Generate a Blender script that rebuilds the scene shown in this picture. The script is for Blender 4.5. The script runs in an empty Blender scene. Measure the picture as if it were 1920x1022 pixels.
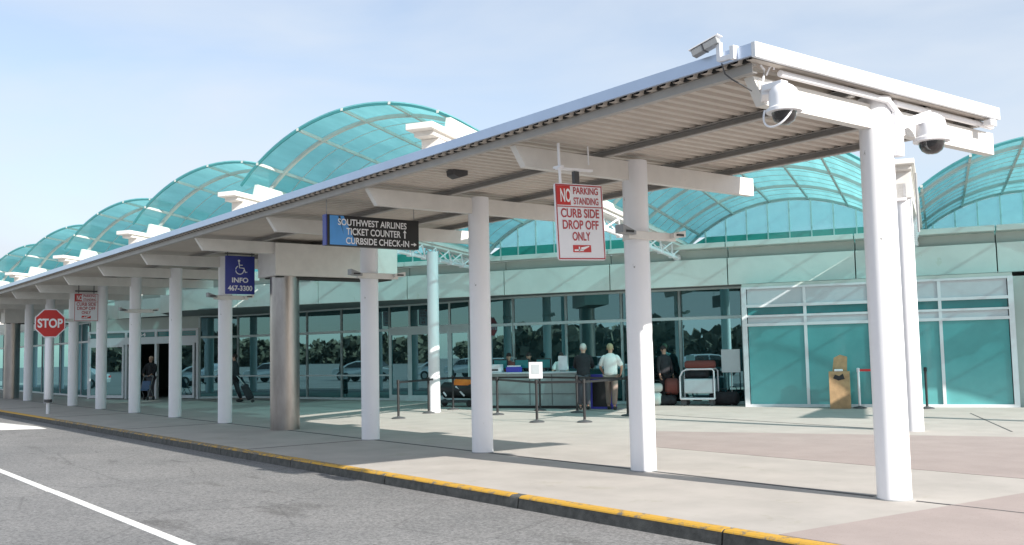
import bpy, bmesh, math, random
from mathutils import Vector, Matrix
random.seed(7)
S = bpy.context.scene
C = S.collection
D = bpy.data
PI = math.pi

# ------------------------------------------------------------------ camera, sky, sun, exposure
def make_camera():
    yaw, pitch, roll = -0.6589, 0.0810, -0.0209
    fwd = Vector((math.cos(pitch)*math.cos(yaw), math.cos(pitch)*math.sin(yaw), math.sin(pitch)))
    right = Vector((math.sin(yaw), -math.cos(yaw), 0)); up = right.cross(fwd)
    r = right*math.cos(roll) + up*math.sin(roll); u = -right*math.sin(roll) + up*math.cos(roll)
    cam = D.cameras.new('camera'); cam.sensor_width = 36; cam.lens = 1854.4/1920*36
    cam.clip_start = 0.1; cam.clip_end = 3000
    o = D.objects.new('camera', cam); C.objects.link(o)
    m = Matrix((r, u, -fwd)).transposed().to_4x4(); m.translation = Vector((0, 0, 1.65))
    o.matrix_world = m
    S.camera = o
make_camera()

SUN_EL = math.radians(28)
SUN_DIR = Vector((1, 0.08, -math.tan(SUN_EL))).normalized()      # the way the light travels
to_sun = -SUN_DIR
w = D.worlds.new('World'); S.world = w; w.use_nodes = True
nt = w.node_tree; nt.nodes.clear()
out = nt.nodes.new('ShaderNodeOutputWorld'); bg = nt.nodes.new('ShaderNodeBackground')
sky = nt.nodes.new('ShaderNodeTexSky'); sky.sky_type = 'NISHITA'; sky.sun_disc = False
sky.sun_elevation = SUN_EL; sky.sun_rotation = math.atan2(to_sun.x, to_sun.y)
sky.air_density = 1.0; sky.dust_density = 0.6; sky.ozone_density = 2.0
tc = nt.nodes.new('ShaderNodeTexCoord'); mp = nt.nodes.new('ShaderNodeMapping')
mp.inputs['Scale'].default_value = (1.0, 1.6, 5.0); mp.inputs['Rotation'].default_value = (0.2, 0.35, 0.3)
nz = nt.nodes.new('ShaderNodeTexNoise'); nz.inputs['Scale'].default_value = 1.5; nz.inputs['Detail'].default_value = 7
nz.inputs['Roughness'].default_value = 0.5; nz.inputs['Distortion'].default_value = 0.3
rp = nt.nodes.new('ShaderNodeValToRGB')
rp.color_ramp.elements[0].position = 0.34; rp.color_ramp.elements[0].color = (0.42, 0.42, 0.42, 1)
rp.color_ramp.elements[1].position = 0.70; rp.color_ramp.elements[1].color = (0.97, 0.97, 0.97, 1)
mx = nt.nodes.new('ShaderNodeMixRGB'); mx.inputs['Color2'].default_value = (4.15, 4.5, 4.95, 1)
nt.links.new(tc.outputs['Generated'], mp.inputs['Vector']); nt.links.new(mp.outputs[0], nz.inputs['Vector'])
nt.links.new(nz.outputs['Fac'], rp.inputs[0]); nt.links.new(rp.outputs[0], mx.inputs['Fac'])
nt.links.new(sky.outputs[0], mx.inputs['Color1']); nt.links.new(mx.outputs[0], bg.inputs['Color'])
bg.inputs['Strength'].default_value = 0.10
nt.links.new(bg.outputs[0], out.inputs[0])
sun = D.lights.new('sun', 'SUN'); sun.energy = 4.2; sun.angle = math.radians(0.5); sun.color = (1.0, 0.95, 0.87)
so = D.objects.new('sun', sun); C.objects.link(so)
so.rotation_euler = SUN_DIR.to_track_quat('-Z', 'Y').to_euler(); so.location = (0, 0, 30)
S.view_settings.view_transform = 'Standard'; S.view_settings.look = 'None'
S.view_settings.exposure = 0.95; S.view_settings.gamma = 1

# ------------------------------------------------------------------ materials
def N(nt, t, **kw):
    n = nt.nodes.new(t)
    for k, v in kw.items():
        if k in n.inputs: n.inputs[k].default_value = v
        else: setattr(n, k, v)
    return n
def mat(name, col, rough=0.5, metal=0.0, var=0.10, scale=3.0, bump=0.0, bscale=60, col2=None, stretch=(1, 1, 1), spec=0.5, coat=0):
    m = D.materials.new(name); m.use_nodes = True; nt = m.node_tree
    b = nt.nodes['Principled BSDF']; L = nt.links.new
    b.inputs['Roughness'].default_value = rough; b.inputs['Metallic'].default_value = metal
    b.inputs['Specular IOR Level'].default_value = spec; b.inputs['Coat Weight'].default_value = coat
    tc = N(nt, 'ShaderNodeTexCoord'); mp = N(nt, 'ShaderNodeMapping', Scale=stretch)
    L(tc.outputs['Object'], mp.inputs['Vector'])
    n1 = N(nt, 'ShaderNodeTexNoise', Scale=scale, Detail=6.0, Roughness=0.6); L(mp.outputs[0], n1.inputs['Vector'])
    r = N(nt, 'ShaderNodeValToRGB'); L(n1.outputs['Fac'], r.inputs[0])
    r.color_ramp.elements[0].position = 0.3; r.color_ramp.elements[1].position = 0.7
    c1 = tuple(max(0, c*(1-var)) for c in col) + (1,)
    c2 = (tuple(col2) if col2 else tuple(min(1, c*(1+var)) for c in col)) + (1,)
    r.color_ramp.elements[0].color = c1; r.color_ramp.elements[1].color = c2
    L(r.outputs[0], b.inputs['Base Color'])
    if bump:
        n2 = N(nt, 'ShaderNodeTexNoise', Scale=bscale, Detail=4.0); L(tc.outputs['Object'], n2.inputs['Vector'])
        bp = N(nt, 'ShaderNodeBump', Strength=bump, Distance=0.02); L(n2.outputs['Fac'], bp.inputs['Height'])
        L(bp.outputs[0], b.inputs['Normal'])
    return m

def asphalt():
    m = D.materials.new('asphalt'); m.use_nodes = True; nt = m.node_tree; L = nt.links.new
    b = nt.nodes['Principled BSDF']; b.inputs['Roughness'].default_value = 0.85
    tc = N(nt, 'ShaderNodeTexCoord')
    big = N(nt, 'ShaderNodeTexNoise', Scale=0.35, Detail=5.0, Roughness=0.6); L(tc.outputs['Object'], big.inputs['Vector'])
    fine = N(nt, 'ShaderNodeTexNoise', Scale=26.0, Detail=8.0, Roughness=0.8); L(tc.outputs['Object'], fine.inputs['Vector'])
    r1 = N(nt, 'ShaderNodeValToRGB'); L(fine.outputs['Fac'], r1.inputs[0])
    r1.color_ramp.elements[0].position = 0.36; r1.color_ramp.elements[0].color = (0.100, 0.101, 0.104, 1)
    r1.color_ramp.elements[1].position = 0.64; r1.color_ramp.elements[1].color = (0.315, 0.312, 0.31, 1)
    r2 = N(nt, 'ShaderNodeValToRGB'); L(big.outputs['Fac'], r2.inputs[0])
    r2.color_ramp.elements[0].position = 0.3; r2.color_ramp.elements[0].color = (0.80, 0.80, 0.80, 1)
    r2.color_ramp.elements[1].position = 0.7; r2.color_ramp.elements[1].color = (1.12, 1.1, 1.08, 1)
    mul = N(nt, 'ShaderNodeMixRGB', blend_type='MULTIPLY', Fac=1.0); L(r1.outputs[0], mul.inputs['Color1']); L(r2.outputs[0], mul.inputs['Color2'])
    # oily stains drawn out along the lane
    mp = N(nt, 'ShaderNodeMapping', Scale=(0.45, 1.3, 1.0)); L(tc.outputs['Object'], mp.inputs['Vector'])
    st = N(nt, 'ShaderNodeTexNoise', Scale=0.9, Detail=6.0, Roughness=0.65); L(mp.outputs[0], st.inputs['Vector'])
    r3 = N(nt, 'ShaderNodeValToRGB'); L(st.outputs['Fac'], r3.inputs[0])
    r3.color_ramp.elements[0].position = 0.27; r3.color_ramp.elements[0].color = (0.45, 0.44, 0.43, 1)
    r3.color_ramp.elements[1].position = 0.42; r3.color_ramp.elements[1].color = (1, 1, 1, 1)
    mul2 = N(nt, 'ShaderNodeMixRGB', blend_type='MULTIPLY', Fac=1.0); L(mul.outputs[0], mul2.inputs['Color1']); L(r3.outputs[0], mul2.inputs['Color2'])
    mp2 = N(nt, 'ShaderNodeMapping', Scale=(0.5, 3.0, 1.0)); L(tc.outputs['Object'], mp2.inputs['Vector'])
    s2 = N(nt, 'ShaderNodeTexNoise', Scale=1.6, Detail=9.0, Roughness=0.72, Distortion=0.6); L(mp2.outputs[0], s2.inputs['Vector'])
    r4 = N(nt, 'ShaderNodeValToRGB'); L(s2.outputs['Fac'], r4.inputs[0])
    r4.color_ramp.elements[0].position = 0.315; r4.color_ramp.elements[0].color = (0.36, 0.35, 0.35, 1)
    r4.color_ramp.elements[1].position = 0.355; r4.color_ramp.elements[1].color = (1, 1, 1, 1)
    m3 = N(nt, 'ShaderNodeMixRGB', blend_type='MULTIPLY', Fac=1.0); L(mul2.outputs[0], m3.inputs['Color1']); L(r4.outputs[0], m3.inputs['Color2'])
    # fine cracks
    vo = N(nt, 'ShaderNodeTexVoronoi', feature='DISTANCE_TO_EDGE', Scale=0.55); nn = N(nt, 'ShaderNodeMixRGB', Fac=0.12); L(tc.outputs['Object'], nn.inputs['Color1']); L(fine.outputs['Color'], nn.inputs['Color2']); L(nn.outputs[0], vo.inputs['Vector'])
    r5 = N(nt, 'ShaderNodeValToRGB'); L(vo.outputs['Distance'], r5.inputs[0])
    r5.color_ramp.elements[0].position = 0.002; r5.color_ramp.elements[0].color = (0.55, 0.55, 0.55, 1)
    r5.color_ramp.elements[1].position = 0.010; r5.color_ramp.elements[1].color = (1, 1, 1, 1)
    m4 = N(nt, 'ShaderNodeMixRGB', blend_type='MULTIPLY', Fac=0.6); L(m3.outputs[0], m4.inputs['Color1']); L(r5.outputs[0], m4.inputs['Color2'])
    L(m4.outputs[0], b.inputs['Base Color'])
    bp = N(nt, 'ShaderNodeBump', Strength=0.5, Distance=0.02); L(fine.outputs['Fac'], bp.inputs['Height']); L(bp.outputs[0], b.inputs['Normal'])
    return m

def glassy(name, tint, refl, trans, rough=0.01, dif=(0.02, 0.06, 0.06)):
    """window glass: reflection over a darkened view through"""
    m = D.materials.new(name); m.use_nodes = True; nt = m.node_tree; nt.nodes.clear(); L = nt.links.new
    o = N(nt, 'ShaderNodeOutputMaterial'); g = N(nt, 'ShaderNodeBsdfGlossy', Color=(*tint, 1), Roughness=rough)
    t = N(nt, 'ShaderNodeBsdfTransparent', Color=(*trans, 1)); d = N(nt, 'ShaderNodeBsdfDiffuse', Color=(*dif, 1))
    f = N(nt, 'ShaderNodeFresnel', IOR=1.5); ma = N(nt, 'ShaderNodeMath', operation='MULTIPLY_ADD')
    ma.inputs[1].default_value = 0.8; ma.inputs[2].default_value = refl
    L(f.outputs[0], ma.inputs[0])
    m1 = N(nt, 'ShaderNodeMixShader', Fac=0.35); L(t.outputs[0], m1.inputs[1]); L(d.outputs[0], m1.inputs[2])
    m2 = N(nt, 'ShaderNodeMixShader'); L(ma.outputs[0], m2.inputs[0]); L(m1.outputs[0], m2.inputs[1]); L(g.outputs[0], m2.inputs[2])
    L(m2.outputs[0], o.inputs[0]); return m

def poly(name, tr, dif, tintt, ft=0.45, fx=0.3, streak=True):
    """translucent glazing sheet of the vaults: translucent + a tinted clear share + gloss"""
    m = D.materials.new(name); m.use_nodes = True; nt = m.node_tree; nt.nodes.clear(); L = nt.links.new
    o = N(nt, 'ShaderNodeOutputMaterial')
    tc = N(nt, 'ShaderNodeTexCoord'); mp = N(nt, 'ShaderNodeMapping', Scale=(0.35, 2.2, 2.2)); L(tc.outputs['Object'], mp.inputs['Vector'])
    n = N(nt, 'ShaderNodeTexNoise', Scale=1.3, Detail=6.0, Roughness=0.65); L(mp.outputs[0], n.inputs['Vector'])
    r = N(nt, 'ShaderNodeValToRGB'); L(n.outputs['Fac'], r.inputs[0])
    r.color_ramp.elements[0].position = 0.3; r.color_ramp.elements[0].color = (*[c*0.72 for c in tr], 1)
    r.color_ramp.elements[1].position = 0.7; r.color_ramp.elements[1].color = (*[min(1, c*1.12+0.02) for c in tr], 1)
    a = N(nt, 'ShaderNodeBsdfTranslucent'); L(r.outputs[0], a.inputs['Color'])
    d = N(nt, 'ShaderNodeBsdfDiffuse', Color=(*dif, 1)); t = N(nt, 'ShaderNodeBsdfTransparent', Color=(*tintt, 1))
    g = N(nt, 'ShaderNodeBsdfGlossy', Roughness=0.08, Color=(0.8, 0.95, 1, 1))
    m1 = N(nt, 'ShaderNodeMixShader', Fac=ft); L(a.outputs[0], m1.inputs[1]); L(d.outputs[0], m1.inputs[2])
    m2 = N(nt, 'ShaderNodeMixShader', Fac=fx); L(m1.outputs[0], m2.inputs[1]); L(t.outputs[0], m2.inputs[2])
    m3 = N(nt, 'ShaderNodeMixShader', Fac=0.08); L(m2.outputs[0], m3.inputs[1]); L(g.outputs[0], m3.inputs[2])
    L(m3.outputs[0], o.inputs[0]); return m

M = {}
M['asphalt'] = asphalt()
M['concrete'] = mat('concrete', (0.425, 0.393, 0.362), 0.85, var=0.10, scale=1.2, bump=0.25, bscale=120)
M['pink'] = mat('pink_concrete', (0.355, 0.295, 0.275), 0.85, var=0.08, scale=1.5, bump=0.25, bscale=120)
M['joint_shadow'] = mat('joint_and_column_shadow', (0.10, 0.10, 0.10), 0.9)
M['curb'] = mat('curb_stone', (0.10, 0.098, 0.09), 0.9, var=0.35, scale=9, bump=0.5, bscale=60)
def worn_yellow():
    m = D.materials.new('worn_yellow_paint'); m.use_nodes = True; nt = m.node_tree; L = nt.links.new
    b = nt.nodes['Principled BSDF']; b.inputs['Roughness'].default_value = 0.7
    tc = N(nt, 'ShaderNodeTexCoord'); n = N(nt, 'ShaderNodeTexNoise', Scale=7.0, Detail=8.0, Roughness=0.75); L(tc.outputs['Object'], n.inputs['Vector'])
    r = N(nt, 'ShaderNodeValToRGB'); L(n.outputs['Fac'], r.inputs[0])
    sx = N(nt, 'ShaderNodeSeparateXYZ'); L(tc.outputs['Object'], sx.inputs[0])
    mr = N(nt, 'ShaderNodeMapRange'); mr.inputs[1].default_value = 11; mr.inputs[2].default_value = 19; mr.inputs[3].default_value = -0.03; mr.inputs[4].default_value = -0.13; L(sx.outputs[0], mr.inputs[0])
    m2 = N(nt, 'ShaderNodeMapRange'); m2.inputs[1].default_value = 30; m2.inputs[2].default_value = 34; m2.inputs[3].default_value = 0.0; m2.inputs[4].default_value = 0.18; L(sx.outputs[0], m2.inputs[0])
    ad = N(nt, 'ShaderNodeMath', operation='ADD'); L(n.outputs['Fac'], ad.inputs[0]); L(mr.outputs[0], ad.inputs[1])
    ae = N(nt, 'ShaderNodeMath', operation='ADD'); L(ad.outputs[0], ae.inputs[0]); L(m2.outputs[0], ae.inputs[1]); L(ae.outputs[0], r.inputs[0])
    r.color_ramp.elements[0].position = 0.36; r.color_ramp.elements[0].color = (0.17, 0.155, 0.13, 1)
    r.color_ramp.elements[1].position = 0.44; r.color_ramp.elements[1].color = (0.58, 0.33, 0.04, 1)
    L(r.outputs[0], b.inputs['Base Color']); return m
M['yellow'] = worn_yellow()
M['white_line'] = mat('road_paint', (0.78, 0.77, 0.74), 0.6, var=0.12, scale=20)
M['white'] = mat('white_paint', (0.84, 0.84, 0.87), 0.42, var=0.025, scale=1.5, bump=0.03, bscale=30)
def spotted(m, scale, thr, dark, stretch=(1, 1, 1)):
    nt = m.node_tree; L = nt.links.new; b = nt.nodes['Principled BSDF']; src = b.inputs['Base Color'].links[0].from_socket
    tc = N(nt, 'ShaderNodeTexCoord'); mp = N(nt, 'ShaderNodeMapping', Scale=stretch); L(tc.outputs['Object'], mp.inputs['Vector'])
    n = N(nt, 'ShaderNodeTexNoise', Scale=scale, Detail=5.0, Roughness=0.7); L(mp.outputs[0], n.inputs['Vector'])
    r_ = N(nt, 'ShaderNodeValToRGB'); L(n.outputs['Fac'], r_.inputs[0])
    r_.color_ramp.elements[0].position = thr; r_.color_ramp.elements[0].color = (dark, dark, dark*0.95, 1)
    r_.color_ramp.elements[1].position = thr+0.03; r_.color_ramp.elements[1].color = (1, 1, 1, 1)
    m_ = N(nt, 'ShaderNodeMixRGB', blend_type='MULTIPLY', Fac=1.0); L(src, m_.inputs['Color1']); L(r_.outputs[0], m_.inputs['Color2']); L(m_.outputs[0], b.inputs['Base Color'])
spotted(M['concrete'], 14, 0.29, 0.62); spotted(M['concrete'], 1.3, 0.36, 0.93); spotted(M['pink'], 40, 0.36, 0.78)
spotted(M['white_line'], 12, 0.36, 0.55); M['column'] = mat('column_paint', (0.84, 0.84, 0.87), 0.42, var=0.02, scale=1.5, bump=0.03, bscale=30)
spotted(M['column'], 9, 0.275, 0.45, (1, 1, 0.5))
M['beam'] = mat('cream_white_paint', (0.70, 0.68, 0.65), 0.45, var=0.06, scale=4)
M['deck'] = mat('corrugated_deck_paint', (0.54, 0.49, 0.44), 0.5, var=0.06, scale=2)
M['fascia'] = mat('roof_edge_trim', (0.74, 0.76, 0.79), 0.4, var=0.04, scale=3)
M['purlin'] = mat('purlin_shaded_paint', (0.40, 0.385, 0.37), 0.5, var=0.1, scale=3)  # grey darkened so the base colour carries the underside shading
M['edge_blue'] = mat('sky_tinted_roof_flashing', (0.50, 0.58, 0.72), 0.32, 0.45, var=0.05, scale=1.5)  # trim on the shaded road side, sky reflection painted in as blue
M['dark'] = mat('dark_gap', (0.03, 0.03, 0.03), 0.8)
M['steel'] = mat('stainless_steel', (0.36, 0.335, 0.325), 0.30, 1.0, var=0.15, scale=2.0, stretch=(3, 3, 0.8))
M['green_panel'] = mat('pale_green_panel', (0.70, 0.75, 0.71), 0.45, var=0.06, scale=1.3)
M['green_dark'] = mat('grey_green_panel', (0.50, 0.57, 0.53), 0.5, var=0.06, scale=1.3)
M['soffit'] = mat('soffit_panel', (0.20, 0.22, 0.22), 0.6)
M['frame'] = mat('window_frame_aluminium', (0.56, 0.66, 0.66), 0.4, var=0.05)
M['white_frame'] = mat('white_window_frame', (0.70, 0.73, 0.76), 0.4, var=0.04)
M['block_panel'] = mat('pale_grey_panel', (0.52, 0.57, 0.60), 0.4, var=0.04)
M['glass'] = glassy('tinted_glass', (0.50, 0.93, 1.0), 0.30, (0.08, 0.17, 0.18), dif=(0.03, 0.085, 0.092))
M['glass_up'] = glassy('transom_glass', (0.34, 0.60, 0.63), 0.24, (0.08, 0.16, 0.17), dif=(0.04, 0.12, 0.13))
M['teal_glass'] = mat('frosted_teal_glass', (0.11, 0.37, 0.38), 0.12, var=0.10, scale=0.9, spec=0.5, coat=0.3)
M['teal_dark'] = mat('dark_teal_glass', (0.030, 0.19, 0.20), 0.15, var=0.10, scale=0.9, coat=0.3)
M['vault'] = poly('vault_glazing', (0.26, 0.66, 0.67), (0.18, 0.50, 0.52), (0.35, 0.78, 0.83), fx=0.20)
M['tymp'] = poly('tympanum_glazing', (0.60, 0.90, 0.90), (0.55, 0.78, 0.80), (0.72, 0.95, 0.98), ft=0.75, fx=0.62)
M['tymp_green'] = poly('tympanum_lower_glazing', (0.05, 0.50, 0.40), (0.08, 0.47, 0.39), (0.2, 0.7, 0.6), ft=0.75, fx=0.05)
M['rib'] = mat('vault_rib', (0.50, 0.54, 0.52), 0.5, var=0.08)
M['black'] = mat('black_plastic', (0.018, 0.018, 0.02), 0.45)
M['darkgrey'] = mat('dark_grey_metal', (0.07, 0.07, 0.075), 0.5)
M['grey'] = mat('grey_metal', (0.30, 0.31, 0.32), 0.45)
M['lens'] = mat('black_dome', (0.01, 0.01, 0.012), 0.08, coat=1)
M['red'] = mat('sign_red', (0.55, 0.03, 0.03), 0.4)
M['dred'] = mat('faded_sign_red', (0.42, 0.05, 0.06), 0.45)
M['signwhite'] = mat('sign_white', (0.76, 0.76, 0.80), 0.35, var=0.03)
M['blue'] = mat('sign_blue', (0.035, 0.05, 0.28), 0.4)
M['skyblue'] = mat('sticker_blue', (0.09, 0.33, 0.72), 0.4)
M['ivory'] = mat('sign_letter_white', (0.85, 0.85, 0.87), 0.4, var=0.02)
M['kraft'] = mat('kraft_cardboard', (0.40, 0.26, 0.14), 0.8, var=0.2, scale=6)
M['orange'] = mat('orange_cloth', (0.85, 0.22, 0.03), 0.7)
M['purple'] = mat('royal_blue_panel', (0.06, 0.06, 0.42), 0.5)
M['counter'] = mat('counter_laminate', (0.30, 0.37, 0.37), 0.4, var=0.08)
M['brownred'] = mat('brown_red_cloth', (0.20, 0.06, 0.05), 0.8)
M['skin'] = mat('skin', (0.50, 0.30, 0.22), 0.55, var=0.08, scale=12)
M['blackcloth'] = mat('black_cloth', (0.020, 0.020, 0.025), 0.9, var=0.3, scale=10)
M['greytrouser'] = mat('grey_trousers', (0.07, 0.07, 0.085), 0.85)
M['khaki'] = mat('khaki_trousers', (0.26, 0.20, 0.17), 0.85)
M['whiteshirt'] = mat('white_shirt', (0.78, 0.80, 0.78), 0.8, var=0.06, scale=8)
M['greyhair'] = mat('grey_hair', (0.55, 0.53, 0.50), 0.8, var=0.2, scale=30)
M['blondhair'] = mat('sandy_hair', (0.36, 0.31, 0.19), 0.8, var=0.2, scale=30)
M['darkhair'] = mat('dark_hair', (0.03, 0.02, 0.02), 0.7)
M['jeans'] = mat('blue_jeans', (0.10, 0.16, 0.28), 0.85)
M['shoe'] = mat('dark_shoe', (0.03, 0.03, 0.03), 0.5)
M['whiteshoe'] = mat('white_shoe', (0.65, 0.65, 0.65), 0.5)
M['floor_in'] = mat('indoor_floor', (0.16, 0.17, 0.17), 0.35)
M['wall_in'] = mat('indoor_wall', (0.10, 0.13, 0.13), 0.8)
M['leaf'] = mat('tree_foliage', (0.06, 0.062, 0.042), 0.8, var=0.4, scale=0.5, col2=(0.17, 0.155, 0.11))
M['bark'] = mat('tree_bark', (0.06, 0.05, 0.04), 0.9)
M['carpaint'] = mat('silver_car_paint', (0.55, 0.57, 0.58), 0.25, 0.3, var=0.02, coat=1)
M['yellowthing'] = mat('yellow_plastic', (0.65, 0.55, 0.05), 0.5)

spotted(M['beam'], 5, 0.27, 0.72); spotted(M['green_panel'], 2.5, 0.33, 0.9)
# ------------------------------------------------------------------ mesh helpers
class MB:
    def __init__(s): s.v = []; s.f = []
    def add(s, vs, fs):
        n = len(s.v); s.v += [tuple(v) for v in vs]; s.f += [tuple(i+n for i in f) for f in fs]; return s
    def box(s, x0, x1, y0, y1, z0, z1):
        vs = [(x, y, z) for z in (z0, z1) for y in (y0, y1) for x in (x0, x1)]
        return s.add(vs, [(0, 2, 3, 1), (4, 5, 7, 6), (0, 1, 5, 4), (2, 6, 7, 3), (0, 4, 6, 2), (1, 3, 7, 5)])
    def bar(s, p, q, w, h, up=(0, 0, 1)):
        p, q = Vector(p), Vector(q); d = (q-p).normalized(); up = Vector(up)
        if abs(d.dot(up)) > 0.99: up = Vector((0, 1, 0))
        a = d.cross(up).normalized()*w/2; b = a.cross(d).normalized()*h/2
        vs = [p-a-b, p+a-b, p+a+b, p-a+b, q-a-b, q+a-b, q+a+b, q-a+b]
        return s.add(vs, [(0, 3, 2, 1), (4, 5, 6, 7), (0, 1, 5, 4), (1, 2, 6, 5), (2, 3, 7, 6), (3, 0, 4, 7)])
    def tube(s, pts, r, n=12, caps=True):
        pts = [Vector(p) for p in pts]
        rs = r if isinstance(r, (list, tuple)) else [r]*len(pts)
        rings = []; ref = None
        for i, p in enumerate(pts):
            d = (pts[min(i+1, len(pts)-1)] - pts[max(i-1, 0)]).normalized()
            if ref is None: ref = Vector((0, 0, 1)) if abs(d.z) < 0.9 else Vector((1, 0, 0))
            a = d.cross(ref).normalized(); b = d.cross(a).normalized(); ref = -b if False else ref
            rings.append([p + (a*math.cos(2*PI*k/n) + b*math.sin(2*PI*k/n))*rs[i] for k in range(n)])
        vs = [v for r_ in rings for v in r_]; fs = []
        for i in range(len(rings)-1):
            for k in range(n):
                k2 = (k+1) % n; fs.append((i*n+k, (i+1)*n+k, (i+1)*n+k2, i*n+k2))
        if caps: fs.append(tuple(range(n))); fs.append(tuple(reversed(range((len(rings)-1)*n, len(rings)*n))))
        return s.add(vs, fs)
    def lathe(s, prof, c=(0, 0, 0), n=20):
        """profile of (radius, z) turned about a vertical axis through c"""
        vs = []; fs = []
        for r, z in prof: vs += [(c[0]+r*math.cos(2*PI*k/n), c[1]+r*math.sin(2*PI*k/n), c[2]+z) for k in range(n)]
        for i in range(len(prof)-1):
            for k in range(n):
                k2 = (k+1) % n; fs.append((i*n+k, i*n+k2, (i+1)*n+k2, (i+1)*n+k))
        fs.append(tuple(reversed(range(n)))); fs.append(tuple(range((len(prof)-1)*n, len(prof)*n)))
        return s.add(vs, fs)
    def prism(s, pts, off):
        """flat outline pushed along the vector off"""
        n = len(pts); off = Vector(off); vs = [Vector(p) for p in pts] + [Vector(p)+off for p in pts]
        fs = [tuple(range(n)), tuple(reversed(range(n, 2*n)))] + [(i, i+n, (i+1) % n + n, (i+1) % n) for i in range(n)]
        return s.add(vs, fs)
    def ell(s, c, r, n=10, m=14, top=1.0):
        vs = []; fs = []
        for i in range(n+1):
            t = PI*i/n
            for k in range(m):
                a = 2*PI*k/m; vs.append((c[0]+r[0]*math.sin(t)*math.cos(a), c[1]+r[1]*math.sin(t)*math.sin(a), c[2]+r[2]*math.cos(t)))
        for i in range(n):
            for k in range(m):
                k2 = (k+1) % m; fs.append((i*m+k, (i+1)*m+k, (i+1)*m+k2, i*m+k2))
        return s.add(vs, fs)
    def mesh(s, name):
        me = D.meshes.new(name); me.from_pydata(s.v, [], s.f); me.update()
        bm = bmesh.new(); bm.from_mesh(me); bmesh.ops.recalc_face_normals(bm, faces=bm.faces); bm.to_mesh(me); bm.free()
        return me
    def build(s, name, m, parent=None, smooth=False, bevel=0, **tags):
        me = s.mesh(name); me.materials.append(m)
        if smooth:
            for p in me.polygons: p.use_smooth = True
            me.set_sharp_from_angle(angle=math.radians(42))
        o = D.objects.new(name, me); C.objects.link(o)
        if parent is not None: o.parent = parent
        if bevel:
            b = o.modifiers.new('bevel', 'BEVEL'); b.width = bevel; b.segments = 2; b.limit_method = 'ANGLE'
        for k, v in tags.items(): o[k] = v
        return o

def thing(name, label, cat, loc=(0, 0, 0), rz=0, group=None):
    o = D.objects.new(name, None); C.objects.link(o); o.location = loc; o.rotation_euler = (0, 0, rz)
    o['label'] = label; o['category'] = cat
    if group: o['group'] = group
    return o
def kids(o): return [x for x in D.objects if x.parent == o]
def dup(root, loc, rz, label, group=None):
    def cp(o, parent):
        c = o.copy(); C.objects.link(c)
        if parent is not None: c.parent = parent
        for ch in kids(o): cp(ch, c)
        return c
    c = cp(root, None); c.location = loc; c.rotation_euler = (0, 0, rz); c['label'] = label
    if group: c['group'] = group
    return c

TH = math.radians(-61)                                             # the terminal's own frame: a = away from the road, b = along its front
AV = Vector((math.cos(TH), math.sin(TH), 0)); BV = Vector((-math.sin(TH), math.cos(TH), 0))
def AB(a, b, z=0): return AV*a + BV*b + Vector((0, 0, z))

# ------------------------------------------------------------------ ground
MB().box(-260, 420, -7.1, 260, -0.5, -0.14).build('road', M['asphalt'], kind='structure')
MB().box(-260, 420, -330, -7.25, -0.5, 0.0).build('pavement', M['concrete'], kind='structure')
# curb with rounded top, joints every 3 m, slight swelling where it ends at the far left
segs = MB(); paint = MB()
x = -12.0; k = 0
def cy(x): return -7.10 + (0.0 if x < 33 else -0.05)
while x < 60:
    x1 = min(60, x+3.02); g = 0.012
    prof = [(-7.25, -0.3), (-7.25, 0.002), (-7.14, 0.0), (-7.115, -0.012), (-7.105, -0.03), (-7.085, -0.15), (-7.085, -0.3)]
    pts = [(x+g, y, z) for y, z in prof]; segs.prism(pts, (x1-x-2*g, 0, 0))
    if True:
        p2 = [(-7.235, 0.003), (-7.235, 0.007), (-7.138, 0.005), (-7.110, -0.009), (-7.102, -0.022), (-7.105, -0.022), (-7.113, -0.012), (-7.14, 0.002)]
        paint.prism([(x+g+(0.16 if k in (7,) else 0), y, z) for y, z in p2], (x1-x-2*g-(0.16 if k in (7,) else 0), 0, 0))
    x = x1; k += 1
segs.build('curb', M['curb'], kind='structure'); paint.build('curb_paint', M['yellow'], kind='structure')
# pink paving bands, joints and a painted column shadow
MB().prism([(12.0, -12.3, 0.0), (14.3, -14.7, 0.0), (8.3, -17.7, 0.0), (-6, -25.6, 0.0), (-6, -12.3, 0.0)], (0, 0, 0.004)).build('pink_paving_band', M['pink'], kind='structure')
MB().prism([(5.62, -7.27, 0.0), (5.3, -11.2, 0.0), (-6, -11.0, 0.0), (-6, -7.27, 0.0)], (0, 0, 0.004)).build('pink_paving_corner', M['pink'], kind='structure')
j = MB()
j.box(-6, 5.8, -9.84, -9.81, 0.0, 0.0065); j.box(6.3, 62, -9.86, -9.79, 0.0, 0.0045)
j.bar((12.06, -22.95, 0.001), (9.0, -18.6, 0.001), 0.03, 0.007); j.bar((23, -18.9, 0.001), (10.6, -17.72, 0.001), 0.04, 0.008)  # second bar paints the slim column's cast shadow in joint colour
for xx in (17.35, 24.9, 32.4, 40): j.box(xx, xx+0.02, -9.7, -7.27, 0.0, 0.005)
j.build('joints_and_column_shadow', M['joint_shadow'], kind='structure')
ln = MB(); ln.box(-10, 15.0, -3.50, -3.38, -0.139, -0.134); ln.box(15.06, 60, -3.49, -3.37, -0.139, -0.134)
ln.prism([(29.2, -6.52, -0.139), (29.8, -5.5, -0.139), (30.6, -5.6, -0.139), (34, -5.2, -0.139), (40, -4.0, -0.139), (40, -4.9, -0.139), (33, -6.2, -0.139), (30.4, -6.55, -0.139)], (0, 0, 0.005))
ln.build('lane_marking', M['white_line'], kind='structure')

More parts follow.
